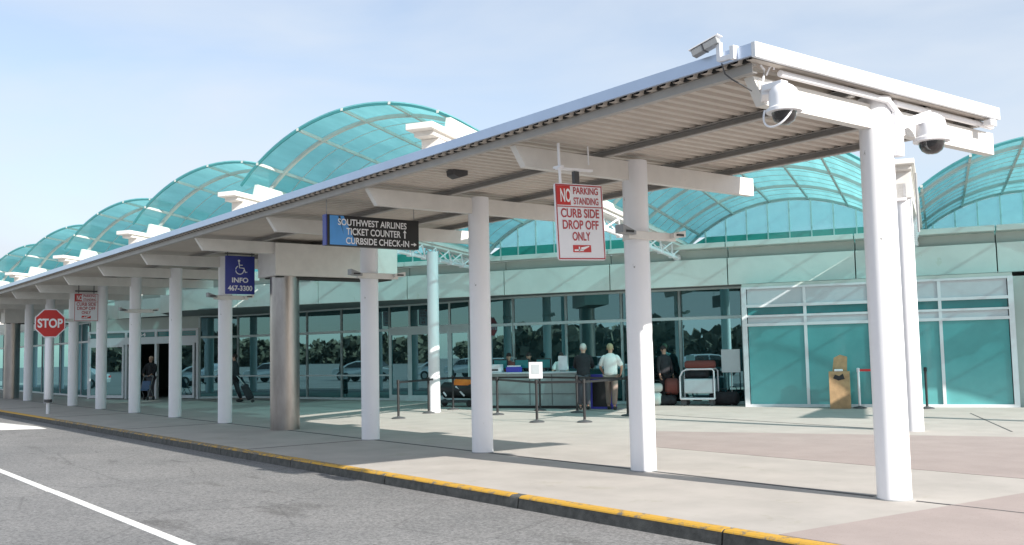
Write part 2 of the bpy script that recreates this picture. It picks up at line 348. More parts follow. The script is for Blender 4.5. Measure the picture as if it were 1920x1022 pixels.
# ------------------------------------------------------------------ canopy along the curb
X0, Y0, SP, ZB, ZT = 6.05, -9.82, 3.767, 4.02, 4.28
NB = 19
canopy = thing('canopy', 'long white steel walkway canopy on round columns along the yellow curb', 'canopy')
XE = X0 + SP*(NB-1) + 0.3
XS = 5.80; YF, YR = -7.43, -12.04
# corrugated deck
d = MB(); per = 0.19; n = int((XE-XS)/per); prof = []
for i in range(n):
    x = XS+0.03+i*per
    prof += [(x, 4.382), (x+0.085, 4.382), (x+0.105, 4.425), (x+0.170, 4.425)]
vs = []; fs = []
for (x, z) in prof: vs += [(x, YF-0.03, z), (x, YR+0.03, z)]
m0 = len(vs)
for (x, z) in prof: vs += [(x, YF-0.03, 4.445), (x, YR+0.03, 4.445)]
for i in range(len(prof)-1):
    fs += [(2*i, 2*i+2, 2*i+3, 2*i+1), (m0+2*i, m0+2*i+1, m0+2*i+3, m0+2*i+2)]
d.add(vs, fs).build('roof_deck', M['deck'], canopy)
MB().box(XS+0.001, XE, YF-0.0, YF+0.035, 4.393, 4.512).box(XS+0.001, XE, YF-0.06, YF, 4.465, 4.511).build('roof_edge', M['edge_blue'], canopy)
MB().box(XS+0.001, XE, YR-0.035, YR, 4.393, 4.512).box(XS+0.001, XE, YR, YR+0.06, 4.465, 4.511).build('roof_edge', M['fascia'], canopy)
MB().box(XS-0.045, XS, YR-0.035, YF+0.035, 4.375, 4.518).box(XS, XS+0.06, YR, YF-0.06, 4.465, 4.513).build('roof_edge', M['fascia'], canopy, label='sunlit white end trim of the canopy roof')
def purlin(y, flip, name='purlin'):
    m = MB(); t = 0.012; f = 0.075*flip
    m.box(XS+0.12, XE, min(y, y+t*flip), max(y, y+t*flip), 4.285, 4.376)
    m.box(XS+0.12, XE, min(y+t*flip, y+f), max(y+t*flip, y+f), 4.285, 4.30); m.box(XS+0.12, XE, min(y+t*flip, y+f), max(y+t*flip, y+f), 4.366, 4.376)
    m.build(name, M['purlin'], canopy)
purlin(-7.55, -1); purlin(-9.25, 1); purlin(-10.75, 1); purlin(-11.88, 1)
for y in (-7.535, -9.27, -10.77, -11.90):
    MB().box(XS+0.12, XE, y-0.012, y+0.012, 4.383, 4.423).build('rib_shade_strip', M['dark'], canopy)  # black strip stands for the unlit gaps under the deck ribs
h = 0.055
def beam_mesh():
    # tapered road-side nose, square inner end; webs with top and bottom flanges
    m = MB(); y1, y2 = -7.65-Y0, -12.36-Y0
    o = [(0, y1, ZT), (0, y1-0.17, ZB), (0, y2, ZB-0.01), (0, y2, ZT)]
    m.prism([(-h, p[1], p[2]) for p in o], (2*h, 0, 0))
    return m
bme = beam_mesh().mesh('beam'); bme.materials.append(M['beam'])
cm = MB().lathe([(0.178, 0.0), (0.178, 4.30)], n=28)
cme = cm.mesh('column'); cme.materials.append(M['column'])
for p in cme.polygons: p.use_smooth = True
cme.set_sharp_from_angle(angle=0.7)
cm0 = MB().lathe([(0.178, 0.0), (0.178, 4.37)], n=32).mesh('column'); cm0.materials.append(M['column'])
for p in cm0.polygons: p.use_smooth = True
cm0.set_sharp_from_angle(angle=0.7)
fl = MB().lathe([(0.192, 0.0), (0.192, 0.006), (0.180, 0.014)], n=28).mesh('base_ring'); fl.materials.append(M['grey'])
for i in range(NB):
    x = X0+SP*i
    b = D.objects.new('beam', bme); C.objects.link(b); b.parent = canopy; b.location = (x, Y0, 0)
    if i in (4, 12): continue
    c = D.objects.new('column', cm0 if i == 0 else cme); C.objects.link(c); c.parent = canopy; c.location = (x, Y0, 0)
    fo = D.objects.new('base_ring', fl); C.objects.link(fo); fo.parent = c; fo.location = (0, 0, 0)
# little scuffs low on the columns, as separate clamps: conduit along the end beam
MB().tube([(5.90, -7.95, 4.33), (5.90, -9.6, 4.33), (5.845, -9.75, 4.30), (5.845, -9.98, 4.15), (5.86, -10.02, 3.95)], 0.035, 10).build('conduit', M['white'], canopy, smooth=True)
MB().tube([(5.93, -10.02, 4.33), (5.93, -12.2, 4.33)], 0.035, 10).build('conduit', M['white'], canopy, smooth=True)
MB().box(5.76, 5.86, -12.0, -11.86, 4.283, 4.36).build('junction_box', M['white'], canopy, bevel=0.01)

# column lamp arms: a white cross arm round columns 1, 3, 5, 7 with two tapered floodlights
def lamp_arm(x, label, z=3.21):
    t = thing('lamp_bracket', label, 'floodlight bracket', (x, Y0, z), 0, 'lamp brackets on the canopy columns')
    MB().box(-0.26, -0.19, -0.52, 0.40, -0.04, 0.07).build('cross_arm', M['beam'], t, bevel=0.008)
    MB().lathe([(0.195, -0.03), (0.195, 0.05)], n=24).build('collar', M['beam'], t, smooth=True)
    for s in (-1, 1):
        m = MB(); y = s*0.46 + (-0.06 if s < 0 else 0.0)
        m.prism([(-0.34, y-0.12, 0.0), (-0.34, y-0.12, 0.05), (-0.34, y+0.12, 0.13), (-0.34, y+0.12, 0.02)] if s > 0 else [(-0.34, y-0.12, 0.02), (-0.34, y-0.12, 0.11), (-0.34, y+0.12, 0.06), (-0.34, y+0.12, -0.01)], (0.16, 0, 0))
        m.build('floodlight', M['grey'] if s > 0 else M['beam'], t)
        MB().box(-0.352, -0.342, y-0.07, y+0.07, 0.025, 0.055).build('louvre', M['black'], t)
for i, l in ((1, 'white lamp bracket on the second column from the near end, behind the curb side sign'), (3, 'white lamp bracket on the column below the black airline sign'),
             (5, 'white lamp bracket on the column behind the blue accessibility sign'), (7, 'white lamp bracket on the third column left of the blue sign'),
             (9, 'small white lamp bracket on the column just right of the stop sign')):
    lamp_arm(X0+SP*i-0.0, l)

# stainless portals standing in the column row
for xx, lab in ((21.42, 'stainless steel clad round pillar carrying a white box beam between the white columns'),
                (51.2, 'stainless steel pillar with box beam at the far left end of the canopy')):
    t = thing('portal_pillar', lab, 'pillar', (xx, -9.88, 0), 0, 'stainless portal pillars')
    MB().lathe([(0.335, 0.0), (0.335, 3.52)], n=48).build('column', M['steel'], t, smooth=True)
    MB().box(-0.42, 0.55, -2.80, 0.42, 3.52, 4.272).build('box_beam', M['beam'], t, bevel=0.012)
    MB().box(-0.30, 0.43, -2.7, 0.30, 3.49, 3.519).build('soffit_plate', M['dark'], t)

# ------------------------------------------------------------------ lettering
def glyphs(s, w, h, cx, cz, x, mb, squash=True, font_w=None):
    cu = D.curves.new('t', 'FONT'); cu.body = s; cu.align_x = 'CENTER'; cu.size = 1; cu.offset = font_w or 0.022
    o = D.objects.new('t', cu); C.objects.link(o)
    dg = bpy.context.evaluated_depsgraph_get(); me = D.meshes.new_from_object(o.evaluated_get(dg))
    xs = [v.co.x for v in me.vertices]; ys = [v.co.y for v in me.vertices]
    sx = w/(max(xs)-min(xs)); sy = h/(max(ys)-min(ys)); mx_, my_ = (max(xs)+min(xs))/2, (max(ys)+min(ys))/2
    mb.add([(x, -(cx+(v.co.x-mx_)*sx), cz+(v.co.y-my_)*sy) for v in me.vertices], [tuple(p.vertices) for p in me.polygons])
    D.objects.remove(o); D.curves.remove(cu); D.meshes.remove(me)
# sign frame: local x = away from the viewer, u (to the right) = -y, z up, face at x = 0
def plate(t, u0, u1, z0, z1, m, name='panel', thick=0.02, r=0.04, x=0.0):
    pts = []
    for cu_, cz_, a0 in ((u1-r, z1-r, 0), (u0+r, z1-r, 90), (u0+r, z0+r, 180), (u1-r, z0+r, 270)):
        for k in range(5):
            a = math.radians(a0+k*22.5); pts.append((x, -(cu_+r*math.cos(a)), cz_+r*math.sin(a)))
    return MB().prism(pts, (thick, 0, 0)).build(name, m, t)
def border(t, u0, u1, z0, z1, wd, m, x=-0.003):
    b = MB()
    for q in ((u0, u1, z1-wd, z1), (u0, u1, z0, z0+wd), (u0, u0+wd, z0+wd, z1-wd), (u1-wd, u1, z0+wd, z1-wd)):
        b.box(x, x+0.0025, -q[1], -q[0], q[2], q[3])
    return b.build('border', m, t)
def no_parking(loc, rz, label, tilt=0.0):
    t = thing('hanging_sign', label, 'sign', loc, rz); t.rotation_euler = (tilt, 0, rz)
    W, H = 0.80, 0.96
    p = plate(t, -W/2, W/2, -H, 0, M['signwhite'], thick=0.02)
    border(t, -W/2+0.012, W/2-0.012, -H+0.012, -0.012, 0.016, M['dred'])
    MB().box(-0.004, -0.001, W/2-0.25, W/2-0.03, -0.27, -0.03).build('red_box', M['red'], t)
    MB().box(-0.004, -0.001, -W/2+0.03, W/2-0.03, -0.295, -0.283).build('divider', M['dred'], t)
    a = MB(); glyphs('NO', 0.17, 0.17, -0.23, -0.15, -0.006, a); a.build('lettering', M['ivory'], t)
    for wd_ in (('PARKING', 0.42, 0.09, 0.11, -0.085), ('STANDING', 0.42, 0.09, 0.11, -0.215), ('CURB SIDE', 0.64, 0.115, 0, -0.37), ('DROP OFF', 0.60, 0.115, 0, -0.515), ('ONLY', 0.30, 0.11, 0, -0.66)):
        a = MB(); glyphs(*wd_, -0.004, a); a.build('lettering', M['dred'], t)
    # tow-away pictogram: red tile with a pale truck and a hooked car
    b = MB(); b.box(-0.004, -0.001, -0.15, 0.15, -0.86, -0.77); b.build('pictogram', M['red'], t)
    b = MB()
    b.prism([(-0.007, 0.02, -0.83), (-0.007, -0.02, -0.83), (-0.007, -0.12, -0.79), (-0.007, -0.11, -0.78), (-0.007, 0.02, -0.80)], (0.002, 0, 0))
    b.box(-0.007, -0.005, 0.04, 0.06, -0.85, -0.79); b.box(-0.007, -0.005, -0.02, 0.13, -0.845, -0.825)
    b.build('pictogram_shape', M['ivory'], t)
    return t
sg = no_parking((9.2, -8.21, 3.745), 0, 'red and white no parking sign hanging under the canopy nearest the camera', tilt=-0.04)
MB().tube([(0.0, 0.30, 0.0), (0.0, 0.30, 0.50)], 0.018, 8).tube([(0.03, -0.22, 0.26), (0.03, -0.22, 0.50)], 0.010, 8).box(0.0, 0.05, -0.26, 0.33, 0.17, 0.20).box(-0.05, 0.09, 0.27, 0.33, 0.19, 0.215).build('hanger', M['white'], sg)
MB().box(0.0, 0.05, -0.02, 0.06, -0.0, 0.16).build('clamp', M['darkgrey'], sg)
s2 = no_parking((36.0, -9.25, 4.00), 0, 'red and white no parking sign hanging in shade right of the stop sign')
MB().box(0.0, 0.05, -0.36, 0.36, 0.06, 0.10).tube([(0.02, 0.25, 0.0), (0.02, 0.25, 0.30)], 0.015, 8).tube([(0.02, -0.25, 0.0), (0.02, -0.25, 0.30)], 0.015, 8).build('hanger', M['darkgrey'], s2)

# black airline sign
t = thing('airline_sign', 'black hanging sign with white airline lettering and pale blue triangle at its left', 'sign', (15.0, -8.6, 3.79))
plate(t, -0.91, 0.91, -0.26, 0.26, M['black'], thick=0.16, r=0.01)
MB().box(-0.003, 0.13, 0.912, 0.93, -0.262, 0.262).build('edge_cap', M['blue'], t)
MB().prism([(-0.003, 0.86, 0.25), (-0.003, 0.86, -0.25), (-0.003, 0.34, -0.25), (-0.003, 0.60, 0.25)], (0.0025, 0, 0)).build('blue_panel', M['skyblue'], t)
MB().prism([(-0.006, 0.70, 0.24), (-0.006, 0.66, 0.12), (-0.006, 0.60, -0.06), (-0.006, 0.64, 0.10), (-0.006, 0.66, 0.24)], (0.002, 0, 0)).build('tail_mark', M['black'], t)
a = MB(); glyphs('SOUTHWEST AIRLINES', 1.36, 0.115, -0.03, 0.145, -0.009, a, font_w=0.02); glyphs('TICKET COUNTER', 1.08, 0.12, -0.01, -0.01, -0.009, a, font_w=0.02); glyphs('CURBSIDE CHECK-IN', 1.26, 0.115, 0.07, -0.17, -0.009, a, font_w=0.02)
b = a
b.prism([(-0.011, -0.600, -0.075), (-0.011, -0.625, -0.075), (-0.011, -0.625, 0.025), (-0.011, -0.65, 0.025), (-0.011, -0.612, 0.075), (-0.011, -0.575, 0.025), (-0.011, -0.600, 0.025)], (0.002, 0, 0))
b.prism([(-0.011, -0.74, -0.185), (-0.011, -0.74, -0.165), (-0.011, -0.80, -0.165), (-0.011, -0.80, -0.14), (-0.011, -0.86, -0.175), (-0.011, -0.80, -0.21), (-0.011, -0.80, -0.185)], (0.002, 0, 0))
a.build('lettering', M['ivory'], t)
MB().tube([(0.08, 0.88, 0.26), (0.08, 0.88, 0.60)], 0.008, 6).tube([(0.08, -0.86, 0.26), (0.08, -0.86, 0.60)], 0.008, 6).build('hanger', M['grey'], t)

# blue accessibility sign
t = thing('accessibility_sign', 'dark blue hanging sign with white wheelchair symbol, INFO and a phone number', 'sign', (22.3, -9.16, 3.61))
plate(t, -0.36, 0.36, -0.45, 0.45, M['blue'], thick=0.03, r=0.02)
a = MB(); glyphs('INFO', 0.40, 0.12, 0.0, -0.12, -0.004, a, font_w=0.03); glyphs('467-3300', 0.60, 0.13, 0.0, -0.31, -0.004, a, font_w=0.03)
a.build('lettering', M['ivory'], t)
sy = MB()
arc = [(0.0-0.003, -(-0.01+0.10*math.cos(r_)), 0.12+0.10*math.sin(r_)) for r_ in [math.radians(q) for q in range(120, 375, 15)]]
sy.tube(arc, 0.012, 6)
sy.lathe([(0.0, 0.0)]*0 or [(0.026, -0.003), (0.026, 0.003)], n=12) if False else None
sy.prism([(-0.005, 0.03+0.028*math.cos(r_), 0.335+0.028*math.sin(r_)) for r_ in [2*PI*k/12 for k in range(12)]], (0.004, 0, 0))
sy.tube([(-0.003, 0.03, 0.30), (-0.003, 0.015, 0.17), (-0.003, -0.09, 0.165), (-0.003, -0.13, 0.06), (-0.003, -0.17, 0.075)], 0.013, 6)
sy.tube([(-0.003, 0.025, 0.235), (-0.003, -0.06, 0.235)], 0.011, 6)
sy.build('wheelchair_symbol', M['ivory'], t)
MB().box(0.0, 0.04, -0.36, 0.36, 0.49, 0.52).tube([(0.02, 0.3, 0.44), (0.02, 0.3, 0.70)], 0.012, 6).tube([(0.02, -0.3, 0.44), (0.02, -0.3, 0.70)], 0.012, 6).build('hanger', M['darkgrey'], t)

# stop sign
t = thing('stop_sign', 'red octagonal stop sign on a white round post by the curb', 'stop sign', (34.7, -7.78, 0))
def octo(r, x, th): return MB().prism([(x, r*math.cos(PI/8+k*PI/4), 2.92+r*math.sin(PI/8+k*PI/4)) for k in range(8)], (th, 0, 0))
octo(0.50, -0.12, 0.012).build('panel', M['signwhite'], t); octo(0.462, -0.1235, 0.003).build('red_face', M['red'], t)
a = MB(); glyphs('STOP', 0.76, 0.30, 0, 2.92, -0.127, a, font_w=0.03); a.build('lettering', M['ivory'], t)
MB().lathe([(0.055, 0.0), (0.055, 0.40), (0.10, 0.48), (0.10, 2.40), (0.06, 2.46)], n=16).build('post', M['white'], t, smooth=True)
MB().lathe([(0.125, 0.36), (0.125, 0.46)], n=16).box(-0.14, -0.12, -0.03, 0.03, 0.38, 0.44).build('clamp', M['darkgrey'], t, smooth=True)
MB().box(-0.108, -0.06, -0.03, 0.03, 2.6, 3.2).build('backing_strap', M['grey'], t)

# ------------------------------------------------------------------ security cameras and canopy fittings
def dome_camera(loc, label, arm):
    t = thing('dome_camera', label, 'security camera', loc, 0, 'dome security cameras')
    MB().lathe([(0.05, 0.27), (0.09, 0.245), (0.125, 0.21), (0.135, 0.16), (0.135, 0.05), (0.165, 0.03), (0.165, 0.0), (0.12, -0.005)], n=28).build('housing', M['white'], t, smooth=True)
    MB().lathe([(0.118, 0.0), (0.112, -0.045), (0.09, -0.085), (0.05, -0.112), (0.005, -0.12)], n=24).build('dome', M['lens'], t, smooth=True)
    arm.build('mounting_arm', M['white'], t, bevel=0.004)
    return t
d1_ = dome_camera((5.62, -7.61, 3.84), 'white dome camera with black lens on the end beam near the roof corner',
            MB().box(-0.02, 0.20, -0.05, 0.05, 0.24, 0.30).bar((0.18, 0, 0.27), (0.37, -0.22, 0.27), 0.10, 0.12))
MB().tube([(0.05+0.17*math.cos(q), 0.17*math.sin(q)*0.6, 0.06-0.2*math.sin(q)) for q in [PI*k/14 for k in range(15)]], 0.010, 8).build('cable', M['white'], d1_, smooth=True)
d2_ = dome_camera((5.73, -10.40, 3.90), 'white dome camera with black lens on an arm from the nearest column',
            MB().bar((0.0, 0.02, 0.25), (0.12, 0.40, 0.12), 0.08, 0.09).box(0.08, 0.16, 0.34, 0.46, -0.16, 0.24))
d2_.scale = (1.18, 1.18, 1.18)
t = thing('bullet_camera', 'grey boxy security camera above the roof corner of the canopy', 'security camera', (6.16, -7.38, 4.44)); t.scale = (0.7, 0.7, 0.7)
hb = MB().bar((0.40, 0.10, 0.155), (0.02, 0.0, 0.275), 0.13, 0.10); hb.build('housing', M['grey'], t, bevel=0.008)
MB().bar((0.44, 0.11, 0.205), (0.0, -0.005, 0.345), 0.16, 0.012).build('sun_shield', M['white'], t)
MB().bar((0.235, 0.056, 0.205), (0.215, 0.051, 0.212), 0.136, 0.106).build('band', M['darkgrey'], t)
MB().box(-0.02, 0.05, -0.03, 0.03, -0.02, 0.24).bar((0.02, 0, 0.0), (-0.22, -0.03, 0.0), 0.06, 0.07).box(-0.27, -0.20, -0.07, 0.05, -0.06, 0.13).build('bracket', M['white'], t, bevel=0.005)
MB().tube([(0.0, -0.02, -0.05), (-0.02, -0.06, -0.20), (-0.08, -0.13, -0.28), (-0.16, -0.25, -0.36), (-0.18, -0.42, -0.42)], 0.011, 8).build('cable', M['darkgrey'], t, smooth=True)
MB().tube([(-0.32, -0.45, -0.08), (-0.33, -0.52, -0.14), (-0.33, -0.5, -0.24), (-0.30, -0.5, -0.36), (-0.33, -0.46, -0.40)], 0.016, 8).tube([(-0.32, -0.75, -0.10), (-0.36, -0.70, -0.04), (-0.34, -0.62, -0.10), (-0.30, -0.60, -0.2)], 0.014, 8).build('cable', M['white'], t, smooth=True)
t = thing('soffit_floodlight', 'dark grey wedge floodlight fixed under the canopy roof', 'floodlight', (12.05, -8.33, 4.33))
MB().prism([(-0.1, 0.13, 0.06), (-0.1, -0.13, 0.06), (-0.1, -0.13, -0.02), (-0.1, 0.02, -0.07), (-0.1, 0.12, -0.03)], (0.2, 0, 0)).build('housing', M['darkgrey'], t, bevel=0.006)
MB().box(-0.03, 0.03, -0.03, 0.03, 0.06, 0.10).build('mount', M['beam'], t)

# ------------------------------------------------------------------ terminal building (local axes: x = a, y = b)
T = thing('terminal_building', 'airport terminal with pale green fascia, tinted glass front and teal glazed vaults', 'terminal', (0, 0, 0), TH)
ZS = 3.50
# fascia panels
FB = [(-12.1, 29.0), (-8.55, 29.0), (-5.0, 29.0), (-1.5, 29.0), (2.05, 29.0), (5.6, 29.0), (9.2, 29.0), (12.75, 29.0), (16.3, 29.0), (19.85, 29.0), (23.4, 29.05), (26.2, 29.4), (28.4, 30.6), (29.4, 32.2), (33.2, 33.2), (35.2, 34.1), (37.6, 35.6), (41.1, 37.5), (44.6, 39.5), (49.9, 42.4), (56.9, 46.3), (72.6, 55.0)]
for (b0, a0), (b1, a1) in zip(FB, FB[1:]):
    p = Vector((a0, b0, 0)); q = Vector((a1, b1, 0)); u = (q-p).normalized(); p += u*0.015; q -= u*0.015
    MB().bar(p+Vector((0.05, 0, 3.895)), q+Vector((0.05, 0, 3.895)), 0.10, 0.79).build('fascia_panel', M['green_panel'], T, bevel=0.008)
    MB().bar(p+Vector((0.25, 0, 4.44)), q+Vector((0.25, 0, 4.44)), 0.10, 0.30).build('recess_panel', M['green_dark'], T)
    MB().bar(p+Vector((0.02, 0, 4.67)), q+Vector((0.02, 0, 4.67)), 0.44, 0.15).build('ledge', M['green_panel'], T, bevel=0.01)
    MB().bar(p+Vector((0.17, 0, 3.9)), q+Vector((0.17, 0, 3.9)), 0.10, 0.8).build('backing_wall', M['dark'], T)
# soffit and flat roofs
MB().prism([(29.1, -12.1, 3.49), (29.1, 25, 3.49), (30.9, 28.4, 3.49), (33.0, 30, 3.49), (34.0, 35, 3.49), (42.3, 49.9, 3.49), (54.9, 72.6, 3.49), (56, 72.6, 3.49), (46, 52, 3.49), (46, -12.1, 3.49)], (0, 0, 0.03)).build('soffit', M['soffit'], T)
MB().prism([(30.2, -12.1, 4.62), (30.2, 26, 4.62), (33.4, 30, 4.62), (34.4, 35, 4.62), (42.6, 49.9, 4.62), (55.1, 72.6, 4.62), (56.5, 72.6, 4.62), (46, 52, 4.62), (46, -12.1, 4.62)], (0, 0, 0.06)).build('roof', M['green_dark'], T)
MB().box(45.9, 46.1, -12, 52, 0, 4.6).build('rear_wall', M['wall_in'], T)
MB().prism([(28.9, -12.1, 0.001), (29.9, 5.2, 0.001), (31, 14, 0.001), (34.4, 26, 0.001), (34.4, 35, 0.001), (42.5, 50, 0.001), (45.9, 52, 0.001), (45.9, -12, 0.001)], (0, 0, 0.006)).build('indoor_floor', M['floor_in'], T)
# glazed front
def bay(p0, p1, cols=1, rail=False, door=False, ztop=3.49, zt=2.58, fm=None):
    fm = fm or M['frame']
    p0 = Vector((p0[1], p0[0], 0)); p1 = Vector((p1[1], p1[0], 0)); fw = 0.07
    m = MB(); m.bar(p0+Vector((0, 0, 0.04)), p1+Vector((0, 0, 0.04)), 0.10, 0.08); m.bar(p0+Vector((0, 0, ztop-0.03)), p1+Vector((0, 0, ztop-0.03)), 0.10, 0.06)
    m.bar(p0+Vector((0, 0, zt)), p1+Vector((0, 0, zt)), 0.096, 0.09 if not door else 0.20)
    for k in range(cols+1):
        q = p0.lerp(p1, k/cols)
        m.bar(q+Vector((0, 0, 0.08)), q+Vector((0, 0, ztop-0.06)), 0.09, fw, up=(0, 1, 0))
    if rail: m.bar(p0+Vector((0, 0, 0.92)), p1+Vector((0, 0, 0.92)), 0.092, 0.055)
    w_ = m.build('window' if not door else 'entrance', fm, T)
    for k in range(cols):
        a_ = p0.lerp(p1, (k+0.03)/cols); b_ = p0.lerp(p1, (k+0.97)/cols)
        zz = (0.08+zt-0.04)/2
        MB().bar(a_+Vector((0, 0, zz)), b_+Vector((0, 0, zz)), 0.014, zt-0.10).build('pane', M['glass'], w_)
        zz = (zt+0.04+ztop-0.06)/2
        MB().bar(a_+Vector((0, 0, zz)), b_+Vector((0, 0, zz)), 0.014, ztop-0.06-zt-0.04).build('pane', M['glass_up'], w_)
        if door:
            c_ = MB()
            for q in (a_, b_): c_.bar(q+Vector((0, 0, 0.08)), q+Vector((0, 0, zt-0.1)), 0.11, 0.11, up=(0, 1, 0))
            c_.bar(a_+Vector((0, 0, 2.43)), b_+Vector((0, 0, 2.43)), 0.11, 0.10); c_.bar(a_+Vector((0, 0, 0.13)), b_+Vector((0, 0, 0.13)), 0.11, 0.14)
            c_.build('door', fm, w_)
    return w_
WP = [(5.35, 29.8), (7.25, 29.8), (9.1, 29.8), (10.95, 29.8), (12.85, 29.95), (14.75, 30.6), (16.7, 31.4), (18.7, 31.95), (21.1, 32.4), (23.1, 33.0), (25.3, 33.6), (27.3, 34.0), (28.75, 33.3)]
for i, (p, q) in enumerate(zip(WP, WP[1:])):
    bay(p, q, cols=2 if i in (5, 6) else 1, rail=i >= 7, door=i in (5, 6))
# front entrance block on the left, its doors and door number
ent = MB()
for b_ in (28.80, 31.05, 32.73, 34.9): ent.bar((33.25, b_, 0), (33.25, b_, 2.98), 0.14, 0.12, up=(0, 1, 0))
ent.box(33.17, 33.33, 28.8, 34.9, 2.88, 2.98); ent.box(33.17, 33.33, 28.8, 34.9, 2.36, 2.66)
eo = ent.build('entrance', M['white_frame'], T, label='left entrance block with open sliding door')
MB().box(33.24, 33.26, 28.87, 30.98, 2.66, 2.88).box(33.24, 33.26, 31.12, 32.67, 2.66, 2.88).box(33.24, 33.26, 32.8, 34.83, 2.66, 2.88).build('transom', M['teal_dark'], eo)
for (b0, b1) in ((28.9, 30.0), (32.8, 34.8)):
    f_ = MB(); f_.box(33.12, 33.17, b0, b0+0.09, 0.03, 2.36).box(33.12, 33.17, b1-0.09, b1, 0.03, 2.36).box(33.12, 33.17, b0+0.09, b1-0.09, 2.26, 2.36).box(33.12, 33.17, b0+0.09, b1-0.09, 0.03, 0.16)
    fo = f_.build('door', M['white_frame'], eo); MB().box(33.135, 33.15, b0+0.09, b1-0.09, 0.16, 2.26).build('pane', M['glass'], fo)
a = MB(); glyphs('B4', 0.42, 0.17, 0, 0, 0, a)
lt = a.build('door_number', M['ivory'], eo); lt.location = (33.22, 31.85, 2.77); 
MB().box(33.3, 33.5, 28.8, 34.9, 2.98, 3.49).build('entrance_header', M['green_dark'], T)
LW = [(34.9, 33.5), (36.3, 34.6), (37.6, 35.35), (39.3, 36.3), (41.1, 37.3), (42.8, 38.25), (44.6, 39.25), (47.2, 40.7), (49.9, 42.2), (53.4, 44.1), (56.9, 46.1), (63.0, 49.5), (72.6, 54.8)]
for p, q in zip(LW, LW[1:]):
    bay(p, q, rail=False, fm=M['white_frame'] if p[0] < 40 else M['frame'])
# white framed frosted block right of the entrance, and the next one
def block(b0, b1, mull, glassm=M['teal_glass']):
    a = 28.3
    f = MB(); f.box(a, a+0.18, b0, b0+0.13, 0, 3.36); f.box(a, a+0.18, b1-0.13, b1, 0, 3.36)
    f.box(a+0.002, a+0.18, b0+0.13, b1-0.13, 0.0, 0.075); f.box(a+0.002, a+0.16, b0+0.13, b1-0.13, 2.25, 2.33); f.box(a+0.002, a+0.16, b0+0.13, b1-0.13, 2.78, 2.86); f.box(a+0.002, a+0.16, b0+0.13, b1-0.13, 2.50, 2.56)
    f.box(a+0.002, a+0.16, b0+0.13, b1-0.13, 3.30, 3.36)
    ms = [b0+0.13] + mull + [b1-0.13]
    for m_ in mull: f.box(a+0.01, a+0.15, m_-0.04, m_+0.04, 0.075, 3.30)
    wn = f.build('window_block', M['white_frame'], T)
    for q, r_ in zip(ms, ms[1:]):
        MB().box(a+0.07, a+0.09, q+0.02, r_-0.02, 0.075, 2.25).build('pane', glassm, wn)
        MB().box(a+0.07, a+0.09, q+0.02, r_-0.02, 2.56, 2.78).build('pane', M['teal_dark'], wn)
        MB().box(a+0.05, a+0.09, q+0.02, r_-0.02, 2.86, 3.30).build('head_panel', M['block_panel'], wn, bevel=0.006)
        MB().box(a+0.05, a+0.09, q+0.02, r_-0.02, 2.33, 2.50).build('mid_panel', M['block_panel'], wn, bevel=0.004)
    MB().box(a+0.02, 29.0, b0+0.01, b1-0.01, 3.361, 3.45).build('block_cap', M['green_dark'], T)
    MB().box(a+0.18, 29.75, b0, b0+0.08, 0, 3.36).box(a+0.18, 29.75, b1-0.08, b1, 0, 3.36).build('side_panel', M['frame'], T)
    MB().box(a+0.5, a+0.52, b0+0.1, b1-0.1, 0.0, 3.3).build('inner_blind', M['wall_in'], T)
block(-1.80, 5.10, [-0.05, 1.70, 3.38])
block(-12.0, -2.30, [-9.6, -7.1, -4.6], M['teal_dark'])
MB().box(28.6, 28.9, -2.3, -1.8, 0.0, 3.36).build('pier', M['green_dark'], T)

